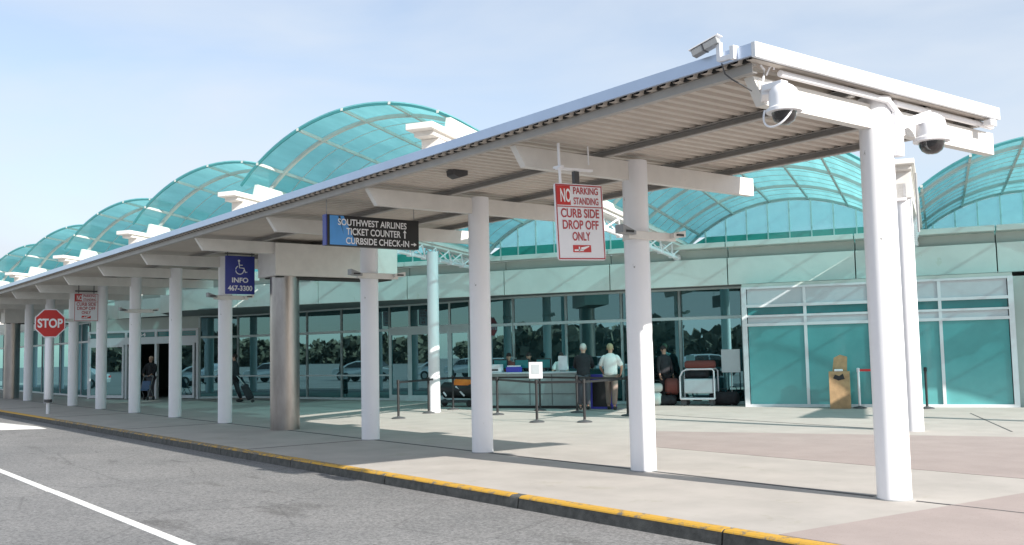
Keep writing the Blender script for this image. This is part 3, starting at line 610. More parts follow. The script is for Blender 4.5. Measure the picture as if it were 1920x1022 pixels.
# vault roofs
def zarc(t, rise, half):                                            # t in -1..1 across the span
    R_ = (half*half+rise*rise)/(2*rise); return math.sqrt(max(0, R_*R_-(t*half)**2)) - (R_-rise)
BB = [-12.4, -5.95, 0.50, 7.1, 13.65, 20.15, 26.55, 33.0, 39.4, 45.9]
FA = [24.0, 24.0, 21.9, 17.4, 20.9, 24.4, 28.0, 31.6, 35.2]
TIP = [20.0, 20.0, 20.0, 13.05, 16.6, 20.27, 23.9, 27.4, 30.9, 34.5]
def spring(i, a):
    zf = {0: 4.85, 1: 4.85, 2: 5.15}.get(i, 5.48); af = FA[i]; ab_ = max(30.0, af+9)
    return zf + (4.88-zf)*(a-af)/(ab_-af)
for i in range(9):
    b0, b1 = BB[i]+0.14, BB[i+1]-0.14; af = FA[i]; ab_ = max(30.05, af+9); half = (b1-b0)/2+0.06; bc = (b0+b1)/2+(0.35 if i > 2 else 0.22); rise = 1.42 if i > 2 else 1.32
    NS = 28
    def P(a, t, dz=0): return (a, bc+t*half, spring(i, a)+zarc(t, rise, half)+dz)
    rows = 8; vs = []; fs = []
    for r_ in range(rows+1):
        a = af+(ab_+0.05-af)*r_/rows
        vs += [P(a, -1+2*k/NS) for k in range(NS+1)]
    for r_ in range(rows):
        for k in range(NS):
            q = r_*(NS+1)+k; fs.append((q, q+1, q+NS+2, q+NS+1))
    vp = MB().add(vs, fs).build('vault_roof', M['vault'], T, smooth=True)
    # arched ribs
    ra = [af+0.02, af+0.95]; x = af+0.95
    while x+2.7 < ab_-0.3: x += 2.9; ra.append(x)
    ra.append(ab_)
    for x in ra:
        m = MB(); pts = [P(x, -1+2*k/24, -0.05) for k in range(25)]
        wdt = 0.03 if x == ra[0] else 0.085
        for p, q in zip(pts, pts[1:]): m.bar(p, q, wdt, 0.05 if x == ra[0] else 0.07)
        m.build('arched_rib', M['teal_dark'] if x == ra[0] else M['rib'], vp)
    for f_ in (0.07, 0.235, 0.41, 0.59, 0.765, 0.93):
        t = -1+2*f_
        m = MB(); m.bar(P(af, t, -0.035), P(ab_, t, -0.035), 0.055, 0.06); m.build('purlin', M['rib'], vp)
    m = MB(); x = af+0.95
    while x < ab_:
        pts = [P(x, -1+2*k/16, -0.012) for k in range(17)]
        m = MB()
        for p, q in zip(pts, pts[1:]): m.bar(p, q, 0.011, 0.014)
        m.build('glazing_bar', M['rib'], vp); x += 0.725
    # glazed tympanum over the ledge
    if i < 7:
        a = ab_-0.05; zb = 4.745; pl = 5.15
        def col(k0, k1, lo, hi, mm, nm):
            t0, t1 = k0, k1
            zc0, zc1 = spring(i, a)+zarc(t0, rise, half)-0.09, spring(i, a)+zarc(t1, rise, half)-0.09
            if lo is not None:
                if max(zc0, zc1) <= lo+0.03: return
                pts = [(a, bc+t0*half, lo), (a, bc+t1*half, lo), (a, bc+t1*half, max(lo+0.01, zc1)), (a, bc+t0*half, max(lo+0.01, zc0))]
            else: pts = [(a, bc+t0*half, zb), (a, bc+t1*half, zb), (a, bc+t1*half, min(hi, zc1)), (a, bc+t0*half, min(hi, zc0))]
            MB().prism(pts, (0.02, 0, 0)).build(nm, mm, vp)
        m = MB(); nc = 10
        for k in range(nc):
            t0, t1 = -1+2*k/nc, -1+2*(k+1)/nc
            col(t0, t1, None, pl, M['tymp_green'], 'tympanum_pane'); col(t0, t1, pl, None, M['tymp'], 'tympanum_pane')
            if k: MB().box(a-0.03, a-0.002, bc+t0*half-0.02, bc+t0*half+0.02, zb, spring(i, a)+zarc(t0, rise, half)-0.08).build('tympanum_mullion', M['green_panel'], vp)
# gutter beams between the vaults: cap, web, inner lattice and the slim columns
for i, b in enumerate(BB):
    at = TIP[i]; ae = max(30.0, at+9) ; ff = min(FA[max(0, i-1)], FA[min(8, i)])
    def zc(a): return 5.17 + (4.86-5.17)*(a-at)/(ae-at)
    m = MB()
    m.bar((at, b, zc(at)-0.05), (ae, b, zc(ae)-0.05), 0.46, 0.10); m.bar((at+0.16, b, zc(at)-0.14), (ae, b, zc(ae)-0.14), 0.34, 0.08)
    go = m.build('gutter_beam', M['beam'], T, bevel=0.008)
    mid = at+5.0
    MB().prism([(at+0.36, b-0.15, zc(at)-0.185), (mid, b-0.15, zc(mid)-0.185), (mid, b-0.15, zc(mid)-0.34), (at+0.36, b-0.15, zc(at)-0.70)], (0, 0.30, 0))  .build('web_plate', M['beam'], go, bevel=0.006)
    if i > 2:   # upstand from beam to vault foot
        MB().prism([(at+0.9, b-0.04, zc(at)-0.02), (at+1.0, b-0.04, 5.46), (ae, b-0.04, 4.95), (ae, b-0.04, zc(ae)-0.02)], (0, 0.08, 0)).build('upstand', M['green_dark'], go)
    # lattice: lower chord pair, zig-zag
    l0, l1 = at+5.2, ae-0.9
    lat = MB()
    lat.tube([(l0, b, zc(l0)-0.28), (l0+0.8, b, zc(l0)-0.50), (l1, b, zc(l1)-0.50)], 0.055, 10)
    nz_ = 8
    for k in range(nz_):
        q0 = l0+0.6+(l1-l0-0.6)*k/nz_; q1 = l0+0.6+(l1-l0-0.6)*(k+1)/nz_
        for s in (-1, 1):
            lat.tube([(q0, b+s*0.16, zc(q0)-0.19), ((q0+q1)/2, b+s*0.02, zc(q0)-0.49)], 0.022, 6); lat.tube([((q0+q1)/2, b+s*0.02, zc(q0)-0.49), (q1, b+s*0.16, zc(q1)-0.19)], 0.022, 6)
        lat.box((q0+q1)/2-0.05, (q0+q1)/2+0.05, b-0.09, b+0.09, zc(q0)-0.57, zc(q0)-0.43)
    lat.build('lattice', M['white'], go)
    MB().ell((l1+0.02, b, zc(l1)-0.50), (0.12, 0.12, 0.12)).build('end_knob', M['white'], go, smooth=True)
for b, a in ((0.52, 20.6), (7.0, 24.0), (13.42, 25.4), (-5.95, 21.5)):
    MB().lathe([(0.165, 0.0), (0.165, 4.62)], (a, b, 0), n=24).build('slim_column', M['white'], T, smooth=True)
MB().box(20.36, 20.52, 0.44, 0.78, 4.42, 4.76).build('column_box', M['white'], T, bevel=0.01)
MB().tube([(20.46, 0.26, 3.8), (20.46, 0.26, 4.95)], 0.022, 8).build('rod', M['grey'], T)
for b, a in ((9, 36), (16, 37), (22, 38), (12, 40), (26, 39)):
    MB().lathe([(0.25, 0.0), (0.25, 3.48)], (a, b, 0), n=16).build('indoor_column', M['block_panel'], T, smooth=True)
MB().box(36.5, 37.2, 7, 13, 0.01, 1.1).box(38, 38.8, 17, 24, 0.01, 1.15).build('indoor_counter', M['counter'], T)
# a small low balustrade of suspended ceiling lights is not visible; none built

# ------------------------------------------------------------------ queue posts
def post(a, b, label, top=1.0, name='queue_post', m=None, grp='black queue posts by the counter'):
    t = thing(name, label, 'queue post', AB(a, b, 0), TH, grp)
    m = m or M['black']
    MB().lathe([(0.18, 0.0), (0.18, 0.018), (0.15, 0.035), (0.04, 0.055), (0.032, 0.07)], n=24).build('base', M['darkgrey'], t, smooth=True)
    MB().lathe([(0.032, 0.06), (0.032, top-0.10), (0.042, top-0.095), (0.042, top), (0.02, top+0.012)], n=14).build('pole', m, t, smooth=True)
    return t
PO = [(22.72, 13.07, 'black queue post farthest left, right of the column under the airline sign'), (24.86, 13.32, 'black queue post just left of the slim white column'), (26.59, 13.42, 'black queue post just right of the slim white column'),
      (24.38, 10.98, 'black queue post just right of the fourth canopy column'), (21.87, 8.83, 'black queue post carrying the white notice'), (22.01, 7.69, 'black queue post in front of the person in black jacket'),
      (25.41, 9.08, 'black queue post beside the blue framed panel of the counter'), (24.27, 7.32, 'black queue post at the right end, against the second canopy column'), (26.26, 10.5, 'black queue post behind the one with the white notice')]
posts = [post(*q) for q in PO]
def belt(i, j_):
    a0, b0, _ = PO[i]; a1, b1, _ = PO[j_]
    m = MB(); m.bar((0.0, 0.04 if b1 > b0 else -0.04, 0.94), (a1-a0, b1-b0, 0.94), 0.006, 0.055); m.build('belt', M['black'], posts[i])
belt(0, 1); belt(1, 2); belt(2, 8); belt(3, 4); belt(4, 5); belt(5, 7); belt(8, 6); belt(6, 7); belt(3, 2)
np_ = posts[4]
MB().box(-0.03, -0.01, -0.17, 0.17, 1.03, 1.42).build('notice', M['signwhite'], np_, bevel=0.004); MB().box(-0.034, -0.031, -0.10, 0.10, 1.14, 1.36).build('notice_print', M['block_panel'], np_)
t = post(27.75, 2.02, 'silver queue post with red belt in front of the teal windows', 1.05, m=M['signwhite'], grp=None)
MB().bar((0, -0.03, 1.0), (-0.05, -1.5, 1.0), 0.006, 0.06).build('belt', M['red'], t)
post(27.7, 0.38, 'black queue post right of the slim white column in front of the teal windows', 1.05, grp=None)
post(27.9, 0.95, 'queue post hidden behind the near columns holding the red belt', 1.05, grp=None)

# check-in counter
t = thing('check_in_counter', 'grey curbside check-in counter with monitors and blue framed panel', 'counter', AB(27.6, 11.4, 0), TH)
MB().box(-0.35, 0.35, -1.75, 1.35, 0.08, 1.02).build('body', M['counter'], t, bevel=0.01)
MB().box(-0.42, 0.40, -1.82, 1.42, 1.02, 1.07).build('worktop', M['block_panel'], t, bevel=0.008)
MB().box(-0.33, 0.33, -1.7, 1.3, 0.0, 0.079).build('plinth', M['black'], t)
MB().box(-0.365, -0.352, -1.7, 1.3, 0.42, 0.435).box(-0.365, -0.352, -0.2, -0.19, 0.1, 1.0).box(-0.365, -0.352, -0.9, -0.89, 0.1, 1.0).build('panel_joint', M['darkgrey'], t)
for bb in (0.9, 0.2, -0.5):
    mo = MB().box(0.0, 0.05, bb-0.24, bb+0.24, 1.16, 1.46).build('monitor', M['black'], t, bevel=0.006); MB().box(-0.005, 0.0, bb-0.21, bb+0.21, 1.19, 1.43).build('screen', M['teal_dark'], mo); MB().box(0.0, 0.06, bb-0.04, bb+0.04, 1.071, 1.16).build('stand', M['darkgrey'], mo)
t = thing('blue_bin', 'blue framed dark panel bin standing right of the check-in counter', 'bin', AB(27.3, 8.95, 0), TH)
MB().box(-0.2, 0.2, -0.33, -0.27, 0, 0.98).box(-0.2, 0.2, 0.27, 0.33, 0, 0.98).box(-0.2, 0.2, -0.27, 0.27, 0.80, 0.98).box(-0.2, 0.2, -0.27, 0.27, 0, 0.06).build('frame', M['purple'], t, bevel=0.008)
MB().box(-0.17, 0.17, -0.269, 0.269, 0.061, 0.799).build('panel', M['black'], t)
t = thing('leaflet_box', 'small blue box of leaflets on top of the counter', 'box', AB(27.35, 11.75, 1.07), TH)
MB().box(-0.1, 0.1, -0.22, 0.22, 0, 0.16).build('tray', M['purple'], t, bevel=0.006); MB().box(-0.07, 0.07, -0.19, 0.19, 0.161, 0.20).build('leaflets', M['signwhite'], t)
t = thing('white_luggage_tag_printer', 'white printer box at the left end of the counter', 'printer', AB(27.35, 12.35, 1.07), TH)
MB().box(-0.12, 0.12, -0.2, 0.2, 0, 0.24).build('body', M['signwhite'], t, bevel=0.02); MB().box(-0.125, -0.12, -0.13, 0.13, 0.05, 0.10).build('slot', M['black'], t)
t = thing('paper_notice', 'white paper notice on a stand on the counter right of the queue notice', 'notice', AB(27.4, 10.2, 1.07), TH)
MB().box(-0.02, 0.0, -0.14, 0.14, 0.05, 0.46).build('sheet', M['signwhite'], t); MB().box(-0.05, 0.05, -0.08, 0.08, 0, 0.05).build('foot', M['grey'], t)

# orange bag on a wheeled cart behind the fourth column
t = thing('baggage_cart', 'black wheeled cart loaded with an orange and white bag, left of the fourth column', 'cart', AB(28.2, 14.1, 0), TH)
fr = MB()
for s in (-0.3, 0.3): fr.tube([(s, 0.75, 0.15), (s, -0.7, 0.15), (s, -0.75, 1.0)], 0.02, 8)
fr.tube([(-0.3, -0.75, 1.0), (0.3, -0.75, 1.0)], 0.02, 8).box(-0.3, 0.3, -0.7, 0.75, 0.16, 0.19).build('frame', M['darkgrey'], t)
for bb in (-0.6, 0.6):
    for s in (-0.32, 0.32): MB().prism([(s-0.025, bb+0.11*math.cos(q), 0.11+0.11*math.sin(q)) for q in [2*PI*k/14 for k in range(14)]], (0.05, 0, 0)).build('wheel', M['black'], t)
t = thing('orange_bag', 'orange and black duffel bag with white straps on the wheeled cart', 'bag', AB(28.1, 13.95, 0.22), TH+0.1)
MB().tube([(0, -0.62, 0.26), (0, -0.55, 0.28), (0, 0.5, 0.30), (0, 0.58, 0.28)], [0.18, 0.25, 0.25, 0.18], 16).build('bag', M['black'], t, smooth=True)
MB().tube([(0, -0.46, 0.44), (0, -0.35, 0.46), (0, 0.10, 0.47), (0, 0.18, 0.45)], [0.12, 0.19, 0.19, 0.12], 14).build('orange_cover', M['orange'], t, smooth=True)
MB().bar((-0.25, -0.25, 0.12), (-0.22, 0.05, 0.42), 0.02, 0.05).bar((-0.25, 0.35, 0.12), (-0.22, 0.5, 0.3), 0.02, 0.05).build('strap', M['signwhite'], t)

# luggage cart with bags near the corner of the building
t = thing('luggage_trolley', 'chrome luggage trolley with pale side panel, standing by the dark window', 'trolley', AB(29.0, 6.55, 0), TH)
fr = MB()
for aa in (-0.28, 0.28):
    fr.tube([(aa, 0.50, 0.2), (aa, 0.50, 0.85), (aa, 0.42, 1.0), (aa, 0.3, 1.06), (aa, -0.45, 1.06), (aa, -0.5, 1.0), (aa, -0.5, 0.2)], 0.024, 8); fr.tube([(aa, 0.5, 0.2), (aa, -0.5, 0.2)], 0.028, 8)
fr.box(-0.3, 0.3, -0.5, 0.5, 0.19, 0.23); fr.build('frame', M['signwhite'], t, smooth=True)
MB().box(-0.27, 0.27, -0.46, 0.40, 0.36, 0.78).build('case', M['block_panel'], t, bevel=0.04)
for aa in (-0.22, 0.22):
    for bb in (-0.42, 0.42): MB().prism([(aa-0.02, bb+0.09*math.cos(q), 0.09+0.09*math.sin(q)) for q in [2*PI*k/14 for k in range(14)]], (0.04, 0, 0)).build('wheel', M['darkgrey'], t)
def bag(label, a, b, z, l, r_, m, rz=0):
    t = thing('travel_bag', label, 'bag', AB(a, b, z), TH+rz)
    k = MB(); k.tube([(0, -l/2, r_), (0, -l/2+0.06, r_), (0, l/2-0.06, r_), (0, l/2, r_)], [r_*0.7, r_, r_, r_*0.7], 14).build('bag_body', m, t, smooth=True)
    MB().tube([(0, -0.12, 2*r_-0.02), (0, -0.08, 2*r_+0.08), (0, 0.08, 2*r_+0.08), (0, 0.12, 2*r_-0.02)], 0.012, 8).build('handle', M['black'], t)
bag('brown red soft bag lying on top of the luggage trolley', 29.0, 6.5, 1.075, 0.9, 0.12, M['brownred'])
bag('black bag lying inside the top of the luggage trolley', 29.0, 6.6, 0.785, 0.7, 0.12, M['blackcloth'])
bag('brown red upright bag left of the luggage trolley', 29.2, 7.42, 0.30, 0.42, 0.25, M['brownred'], 0.3)
bag('black duffel bag on the ground left of the luggage trolley', 29.0, 7.5, 0.0, 0.5, 0.15, M['blackcloth'], 0.2)
bag('large black bag on the ground right of the luggage trolley', 29.1, 5.85, 0.0, 0.85, 0.2, M['blackcloth'], -0.1)
bag('pale green soft bag standing beside the person in the long black coat', 28.9, 7.85, 0.0, 0.35, 0.20, M['green_panel'], 0.1)
bag('white plastic bag above the pale green bag', 28.9, 7.78, 0.40, 0.28, 0.13, M['green_panel'], 0.4)
t = thing('notice_stand', 'grey notice board on a stand at the right end of the dark windows', 'notice', AB(29.1, 5.62, 0), TH)
MB().box(-0.02, 0.02, -0.27, 0.27, 0.95, 1.62).build('board', M['block_panel'], t, bevel=0.005); MB().tube([(0.03, 0, 0.0), (0.03, 0, 0.96)], 0.018, 8).box(-0.15, 0.2, -0.02, 0.02, 0, 0.02).build('stand', M['grey'], t)

# kraft bin
t = thing('cardboard_bin', 'brown cardboard bin with raised flap in front of the teal window', 'bin', AB(27.75, 2.5, 0), TH+0.05)
bx = MB(); bx.box(-0.22, 0.22, -0.26, 0.26, 0, 0.98)
bx.build('carton', M['kraft'], t, bevel=0.006)
MB().prism([(-0.05, -0.20, 0.985), (-0.05, 0.17, 0.985), (-0.05, 0.12, 1.34), (-0.05, -0.04, 1.42), (-0.05, -0.22, 1.36)], (0.03, 0, 0)).build('flap', M['kraft'], t)
MB().prism([(-0.224, -0.14, 0.78), (-0.224, 0.02, 0.74), (-0.224, 0.15, 0.80), (-0.224, 0.10, 0.90), (-0.224, 0.0, 0.86), (-0.224, -0.1, 0.92)], (0.003, 0, 0)).build('opening', M['black'], t)
MB().box(-0.24, -0.10, -0.10, 0.12, 0.981, 1.04).build('rubbish', M['signwhite'], t, bevel=0.02)

# ------------------------------------------------------------------ people
def loft(mb, rings, n=16):
    vs = []; fs = []
    for c, rx, ry in rings: vs += [(c[0]+rx*math.cos(2*PI*k/n), c[1]+ry*math.sin(2*PI*k/n), c[2]) for k in range(n)]
    for i in range(len(rings)-1):
        for k in range(n): fs.append((i*n+k, i*n+(k+1) % n, (i+1)*n+(k+1) % n, (i+1)*n+k))
    fs.append(tuple(reversed(range(n)))); fs.append(tuple(range((len(rings)-1)*n, len(rings)*n)))
    return mb.add(vs, fs)
def skin_mesh(name, nodes, edges, sub=1):
    me = D.meshes.new(name); me.from_pydata([n[0] for n in nodes], edges, []); me.update()
    o = D.objects.new(name, me); C.objects.link(o)
    md = o.modifiers.new('s', 'SKIN'); md.use_smooth_shade = True
    for i, n in enumerate(nodes):
        r_ = n[1]; sv = me.skin_vertices[0].data[i]; sv.radius = r_ if isinstance(r_, tuple) else (r_, r_); sv.use_root = (i == 0)
    ms = o.modifiers.new('u', 'SUBSURF'); ms.levels = sub; ms.render_levels = sub
    dg = bpy.context.evaluated_depsgraph_get(); r = D.meshes.new_from_object(o.evaluated_get(dg)); D.objects.remove(o); D.meshes.remove(me)
    r.name = name
    for p in r.polygons: p.use_smooth = True
    return r
def person(loc, rz, label, top, bottom, hair, shoes, H=1.74, armsL=None, armsR=None, step=0.0, lean=0.0, sleeve=1.0, coat=False, hairlong=False, headturn=0.0):
    """local x = forward, y = left, z = up"""
    s = H/1.74
    def V(x, y, z): return ((x + lean*max(0, z-0.95))*s, y*s, z*s)
    aL = armsL or [(0.03, 0.25, 1.12), (0.10, 0.24, 0.90)]; aR = armsR or [(0.03, -0.25, 1.12), (0.10, -0.24, 0.90)]
    kn = 0.03+step*0.5
    nodes = [(V(0, 0, 0.95), (0.13*s, 0.10*s)), (V(0, 0, 1.15), (0.12*s, 0.09*s)), (V(0, 0, 1.36), (0.15*s, 0.10*s)), (V(0, 0, 1.47), 0.06*s), (V(0.01, 0, 1.53), 0.052*s),
             (V(0.015, 0, 1.60), (0.078*s, 0.072*s)), (V(0.01, 0, 1.67), (0.085*s, 0.075*s)), (V(0.0, 0, 1.72), (0.055*s, 0.05*s)),
             (V(0, 0.17, 1.40), 0.062*s), (V(*aL[0]), 0.042*s), (V(*aL[1]), 0.028*s),
             (V(0, -0.17, 1.40), 0.062*s), (V(*aR[0]), 0.042*s), (V(*aR[1]), 0.028*s),
             (V(0, 0.095, 0.86), 0.085*s), (V(kn, 0.10, 0.50), 0.058*s), (V(step*0.5, 0.10, 0.09), 0.036*s), (V(step*0.5+0.12, 0.11, 0.04), 0.032*s),
             (V(0, -0.095, 0.86), 0.085*s), (V(0.03-step*0.3, -0.10, 0.50), 0.058*s), (V(-step*0.6, -0.10, 0.09), 0.036*s), (V(-step*0.6+0.12, -0.11, 0.04), 0.032*s)]
    edges = [(0, 1), (1, 2), (2, 3), (3, 4), (4, 5), (5, 6), (6, 7), (2, 8), (8, 9), (9, 10), (2, 11), (11, 12), (12, 13), (0, 14), (14, 15), (15, 16), (16, 17), (0, 18), (18, 19), (19, 20), (20, 21)]
    # hands: palm node then four fingers and a thumb off the palm
    for w_, el in ((10, 9), (13, 12)):
        wp = Vector(nodes[w_][0]); d_ = (wp-Vector(nodes[el][0])).normalized(); sd = 1 if w_ == 10 else -1
        side = Vector((1, 0, 0)) - d_*d_.x
        side = side.normalized() if side.length > 0.3 else Vector((0, 0, 1)); inn = d_.cross(side).normalized()*(1 if d_.cross(side).y*sd < 0 else -1)
        pi_ = len(nodes); nodes.append((tuple(wp+d_*0.055*s), (0.034*s, 0.020*s))); edges.append((w_, pi_))
        for k, (of, ln_) in enumerate(((0.027, 0.075), (0.010, 0.085), (-0.008, 0.08), (-0.025, 0.06))):
            f0 = wp+d_*0.095*s+side*of*s; f1 = f0+d_*ln_*0.5*s+inn*0.008*s; f2 = f1+d_*ln_*0.4*s+inn*0.025*s
            n_ = len(nodes); nodes += [(tuple(f0), 0.009*s), (tuple(f1), 0.0085*s), (tuple(f2), 0.007*s)]; edges += [(pi_, n_), (n_, n_+1), (n_+1, n_+2)]
        n_ = len(nodes); t0 = wp+d_*0.035*s+side*0.035*s; nodes += [(tuple(t0), 0.011*s), (tuple(t0+d_*0.045*s+side*0.018*s+inn*0.01*s), 0.009*s)]; edges += [(pi_, n_), (n_, n_+1)]
    me = skin_mesh('person', nodes, edges); me.materials.append(M['skin'])
    o = D.objects.new('person', me); C.objects.link(o); o.location = loc; o.rotation_euler = (0, 0, rz)
    o['label'] = label; o['category'] = 'person'
    def child(nm, ns, es, m, sub=1):
        me = skin_mesh(nm, ns, es, sub); me.materials.append(m); c = D.objects.new(nm, me); C.objects.link(c); c.parent = o; return c
    g = 1.22
    def G(i, k=g, add=0.012): 
        r_ = nodes[i][1]; r_ = r_ if isinstance(r_, tuple) else (r_, r_); return (nodes[i][0], (r_[0]*k+add, r_[1]*k+add))
    def mixp(i, j_, t): return tuple(Vector(nodes[i][0]).lerp(Vector(nodes[j_][0]), t))
    # top: torso plus sleeves (to the wrist, or short)
    tm = MB(); lw = 0.86 if sleeve >= 1 else 0.90
    loft(tm, [(V(0, 0, lw), 0.150*s, 0.185*s), (V(0, 0, lw+0.10), 0.155*s, 0.190*s), (V(0, 0, 1.10), 0.145*s, 0.180*s), (V(0, 0, 1.28), 0.150*s, 0.205*s), (V(0, 0, 1.38), 0.140*s, 0.220*s),
              (V(0, 0, 1.44), 0.115*s, 0.190*s), (V(0, 0, 1.485), 0.080*s, 0.110*s), (V(0, 0, 1.52), 0.066*s, 0.066*s)])
    for sh, el, wr in ((8, 9, 10), (11, 12, 13)):
        p0 = Vector(nodes[sh][0]); p1 = Vector(nodes[el][0]); p2 = Vector(nodes[wr][0]); inn_ = Vector((0, -0.05*s if sh == 8 else 0.05*s, 0.015*s))
        if sleeve >= 1: tm.tube([p0+inn_, p0, p0.lerp(p1, 0.5), p1, p1.lerp(p2, 0.5), p1.lerp(p2, 0.92)], [0.085*s, 0.082*s, 0.070*s, 0.062*s, 0.055*s, 0.047*s], 12)
        else: tm.tube([p0+inn_, p0, p0.lerp(p1, 0.45), p0.lerp(p1, 0.95)], [0.085*s, 0.085*s, 0.080*s, 0.078*s], 12)
    to = tm.build('jacket' if sleeve >= 1 else 'shirt', top, o, smooth=True)
    ms_ = to.modifiers.new('fold', 'SUBSURF'); ms_.levels = 1; ms_.render_levels = 1
    ns = [(nodes[0][0], (0.17*s, 0.14*s)), G(14, 1.15, 0.008), G(15, 1.45, 0.012), (mixp(15, 16, 0.95), 0.070*s), G(18, 1.15, 0.008), G(19, 1.45, 0.012), (mixp(19, 20, 0.95), 0.070*s)]
    child('trousers', ns, [(0, 1), (1, 2), (2, 3), (0, 4), (4, 5), (5, 6)], bottom)
    if coat:
        child('coat_skirt', [(V(0, 0, 1.0), (0.19*s, 0.15*s)), (V(0, 0, 0.7), (0.21*s, 0.17*s)), (V(0.0, 0, 0.30), (0.22*s, 0.18*s))], [(0, 1), (1, 2)], top)
    for i in (16, 20):
        q = Vector(nodes[i][0]); MB().ell((q.x+0.06*s, q.y, 0.05*s), (0.14*s, 0.052*s, 0.052*s), 8, 12).build('shoe', shoes, o, smooth=True)
    hx = Vector(V(0, 0, 1.66)); m = MB()
    m.ell((hx.x-0.018*s, hx.y, hx.z+0.022*s), (0.098*s, 0.090*s, 0.10*s), 10, 14)
    if hairlong: m.ell((hx.x-0.05*s, hx.y, hx.z-0.08*s), (0.07*s, 0.09*s, 0.15*s), 8, 12)
    m.build('hair', hair, o, smooth=True)
    f = MB(); f.ell((hx.x+0.092*s, hx.y, hx.z-0.035*s), (0.018*s, 0.013*s, 0.022*s), 6, 8); f.build('nose', M['skin'], o, smooth=True)
    f = MB(); f.ell((hx.x+0.077*s, hx.y+0.03*s, hx.z-0.012*s), (0.012*s, 0.012*s, 0.008*s), 6, 8).ell((hx.x+0.077*s, hx.y-0.03*s, hx.z-0.012*s), (0.012*s, 0.012*s, 0.008*s), 6, 8); f.build('eyes', M['darkhair'], o)
    f = MB(); f.ell((hx.x+0.08*s, hx.y, hx.z-0.078*s), (0.008*s, 0.024*s, 0.006*s), 6, 8); f.build('mouth', M['brownred'], o)
    f = MB()
    for q in (-1, 1): f.ell((hx.x-0.005*s, hx.y+q*0.084*s, hx.z-0.03*s), (0.018*s, 0.010*s, 0.03*s), 6, 8)
    f.build('ears', M['skin'], o, smooth=True)
    return o
fw = TH                                                             # facing the building
reach = ([(0.14, 0.25, 1.16), (0.34, 0.20, 1.12)], [(0.14, -0.25, 1.16), (0.34, -0.20, 1.12)])
person(AB(26.75, 9.35), fw+0.25, 'person with grey hair in black jacket leaning on the check-in counter, seen from behind', M['blackcloth'], M['greytrouser'], M['greyhair'], M['shoe'], 1.84, reach[0], reach[1], lean=0.22)
person(AB(26.8, 8.55), fw+0.1, 'person with sandy hair in white short sleeved shirt and khaki trousers, seen from behind', M['whiteshirt'], M['khaki'], M['blondhair'], M['shoe'], 1.82, [(0.05, 0.30, 1.14), (0.18, 0.24, 0.98)], [(0.05, -0.30, 1.14), (0.18, -0.24, 0.98)], sleeve=0.5, step=0.18)
person(AB(29.0, 8.15), PI+TH-0.5, 'person in long black coat standing right of the second canopy column', M['blackcloth'], M['blackcloth'], M['darkhair'], M['whiteshoe'], 1.66, [(0.14, 0.22, 1.15), (0.28, 0.12, 1.20)], None, coat=True, hairlong=True)
person(AB(29.25, 7.65), PI+TH+0.9, 'person in black jacket behind the one in the long coat, in profile', M['blackcloth'], M['blackcloth'], M['darkhair'], M['shoe'], 1.74)
person(AB(28.75, 12.5), PI+TH, 'dark clothed attendant behind the left end of the check-in counter', M['brownred'], M['blackcloth'], M['darkhair'], M['shoe'], 1.62, reach[0], reach[1], lean=0.1)
person(AB(28.8, 11.85), PI+TH+0.2, 'attendant in black with orange collar behind the middle of the counter', M['blackcloth'], M['blackcloth'], M['darkhair'], M['shoe'], 1.62, reach[0], reach[1], lean=0.1)
person(AB(28.7, 10.75), PI+TH, 'attendant in white shirt behind the counter right of the paper notice', M['whiteshirt'], M['blackcloth'], M['darkhair'], M['shoe'], 1.60, reach[0], reach[1], sleeve=0.5)
person(AB(32.6, 30.75), PI+TH+0.3, 'bald person in black jacket pushing a stroller out of the open door', M['blackcloth'], M['greytrouser'], M['skin'], M['whiteshoe'], 1.80, [(0.12, 0.26, 1.14), (0.30, 0.16, 1.02)], [(0.12, -0.26, 1.14), (0.30, -0.16, 1.02)], step=0.22)
person(AB(30.6, 24.75), PI+TH-1.0, 'person in black coat walking with a suitcase behind the sixth column', M['blackcloth'], M['blackcloth'], M['darkhair'], M['shoe'], 1.80, step=0.4)
t = thing('stroller', 'small folding stroller with blue seat in front of the bald person', 'stroller', AB(32.0, 30.45, 0), PI+TH+0.3)
fr = MB()
for s in (-0.2, 0.2): fr.tube([(-0.25, s, 1.0), (0.25, s, 0.12)], 0.014, 8).tube([(-0.28, s, 0.12), (0.12, s, 0.62)], 0.012, 8)
fr.tube([(-0.25, -0.2, 1.0), (-0.25, 0.2, 1.0)], 0.016, 8).build('frame', M['grey'], t)
MB().prism([(-0.12, -0.18, 0.78), (0.02, -0.18, 0.42), (0.20, -0.18, 0.40), (0.20, -0.18, 0.45), (0.05, -0.18, 0.47), (-0.08, -0.18, 0.80)], (0, 0.36, 0)).build('seat', M['jeans'], t, bevel=0.01)
for x in (-0.28, 0.25):
    for s in (-0.2, 0.2): MB().prism([(x+0.08*math.cos(q), s-0.02, 0.08+0.08*math.sin(q)) for q in [2*PI*k/12 for k in range(12)]], (0, 0.04, 0)).build('wheel', M['black'], t)
t = thing('rolling_suitcase', 'black rolling suitcase pulled behind the sixth column', 'suitcase', AB(30.35, 23.9, 0), PI+TH-1.0)
k = MB().bar((-0.1, 0, 0.12), (0.16, 0, 0.66), 0.42, 0.24, up=(1, 0, 0)).build('case', M['blackcloth'], t, bevel=0.03)
MB().tube([(0.16, 0.1, 0.68), (0.42, 0.05, 1.0), (0.42, -0.05, 1.0), (0.16, -0.1, 0.68)], 0.012, 8).build('pull_handle', M['grey'], t)
for s in (-0.16, 0.16): MB().prism([(-0.16+0.05*math.cos(q), s-0.015, 0.05+0.05*math.sin(q)) for q in [2*PI*k_/12 for k_ in range(12)]], (0, 0.03, 0)).build('wheel', M['black'], t)

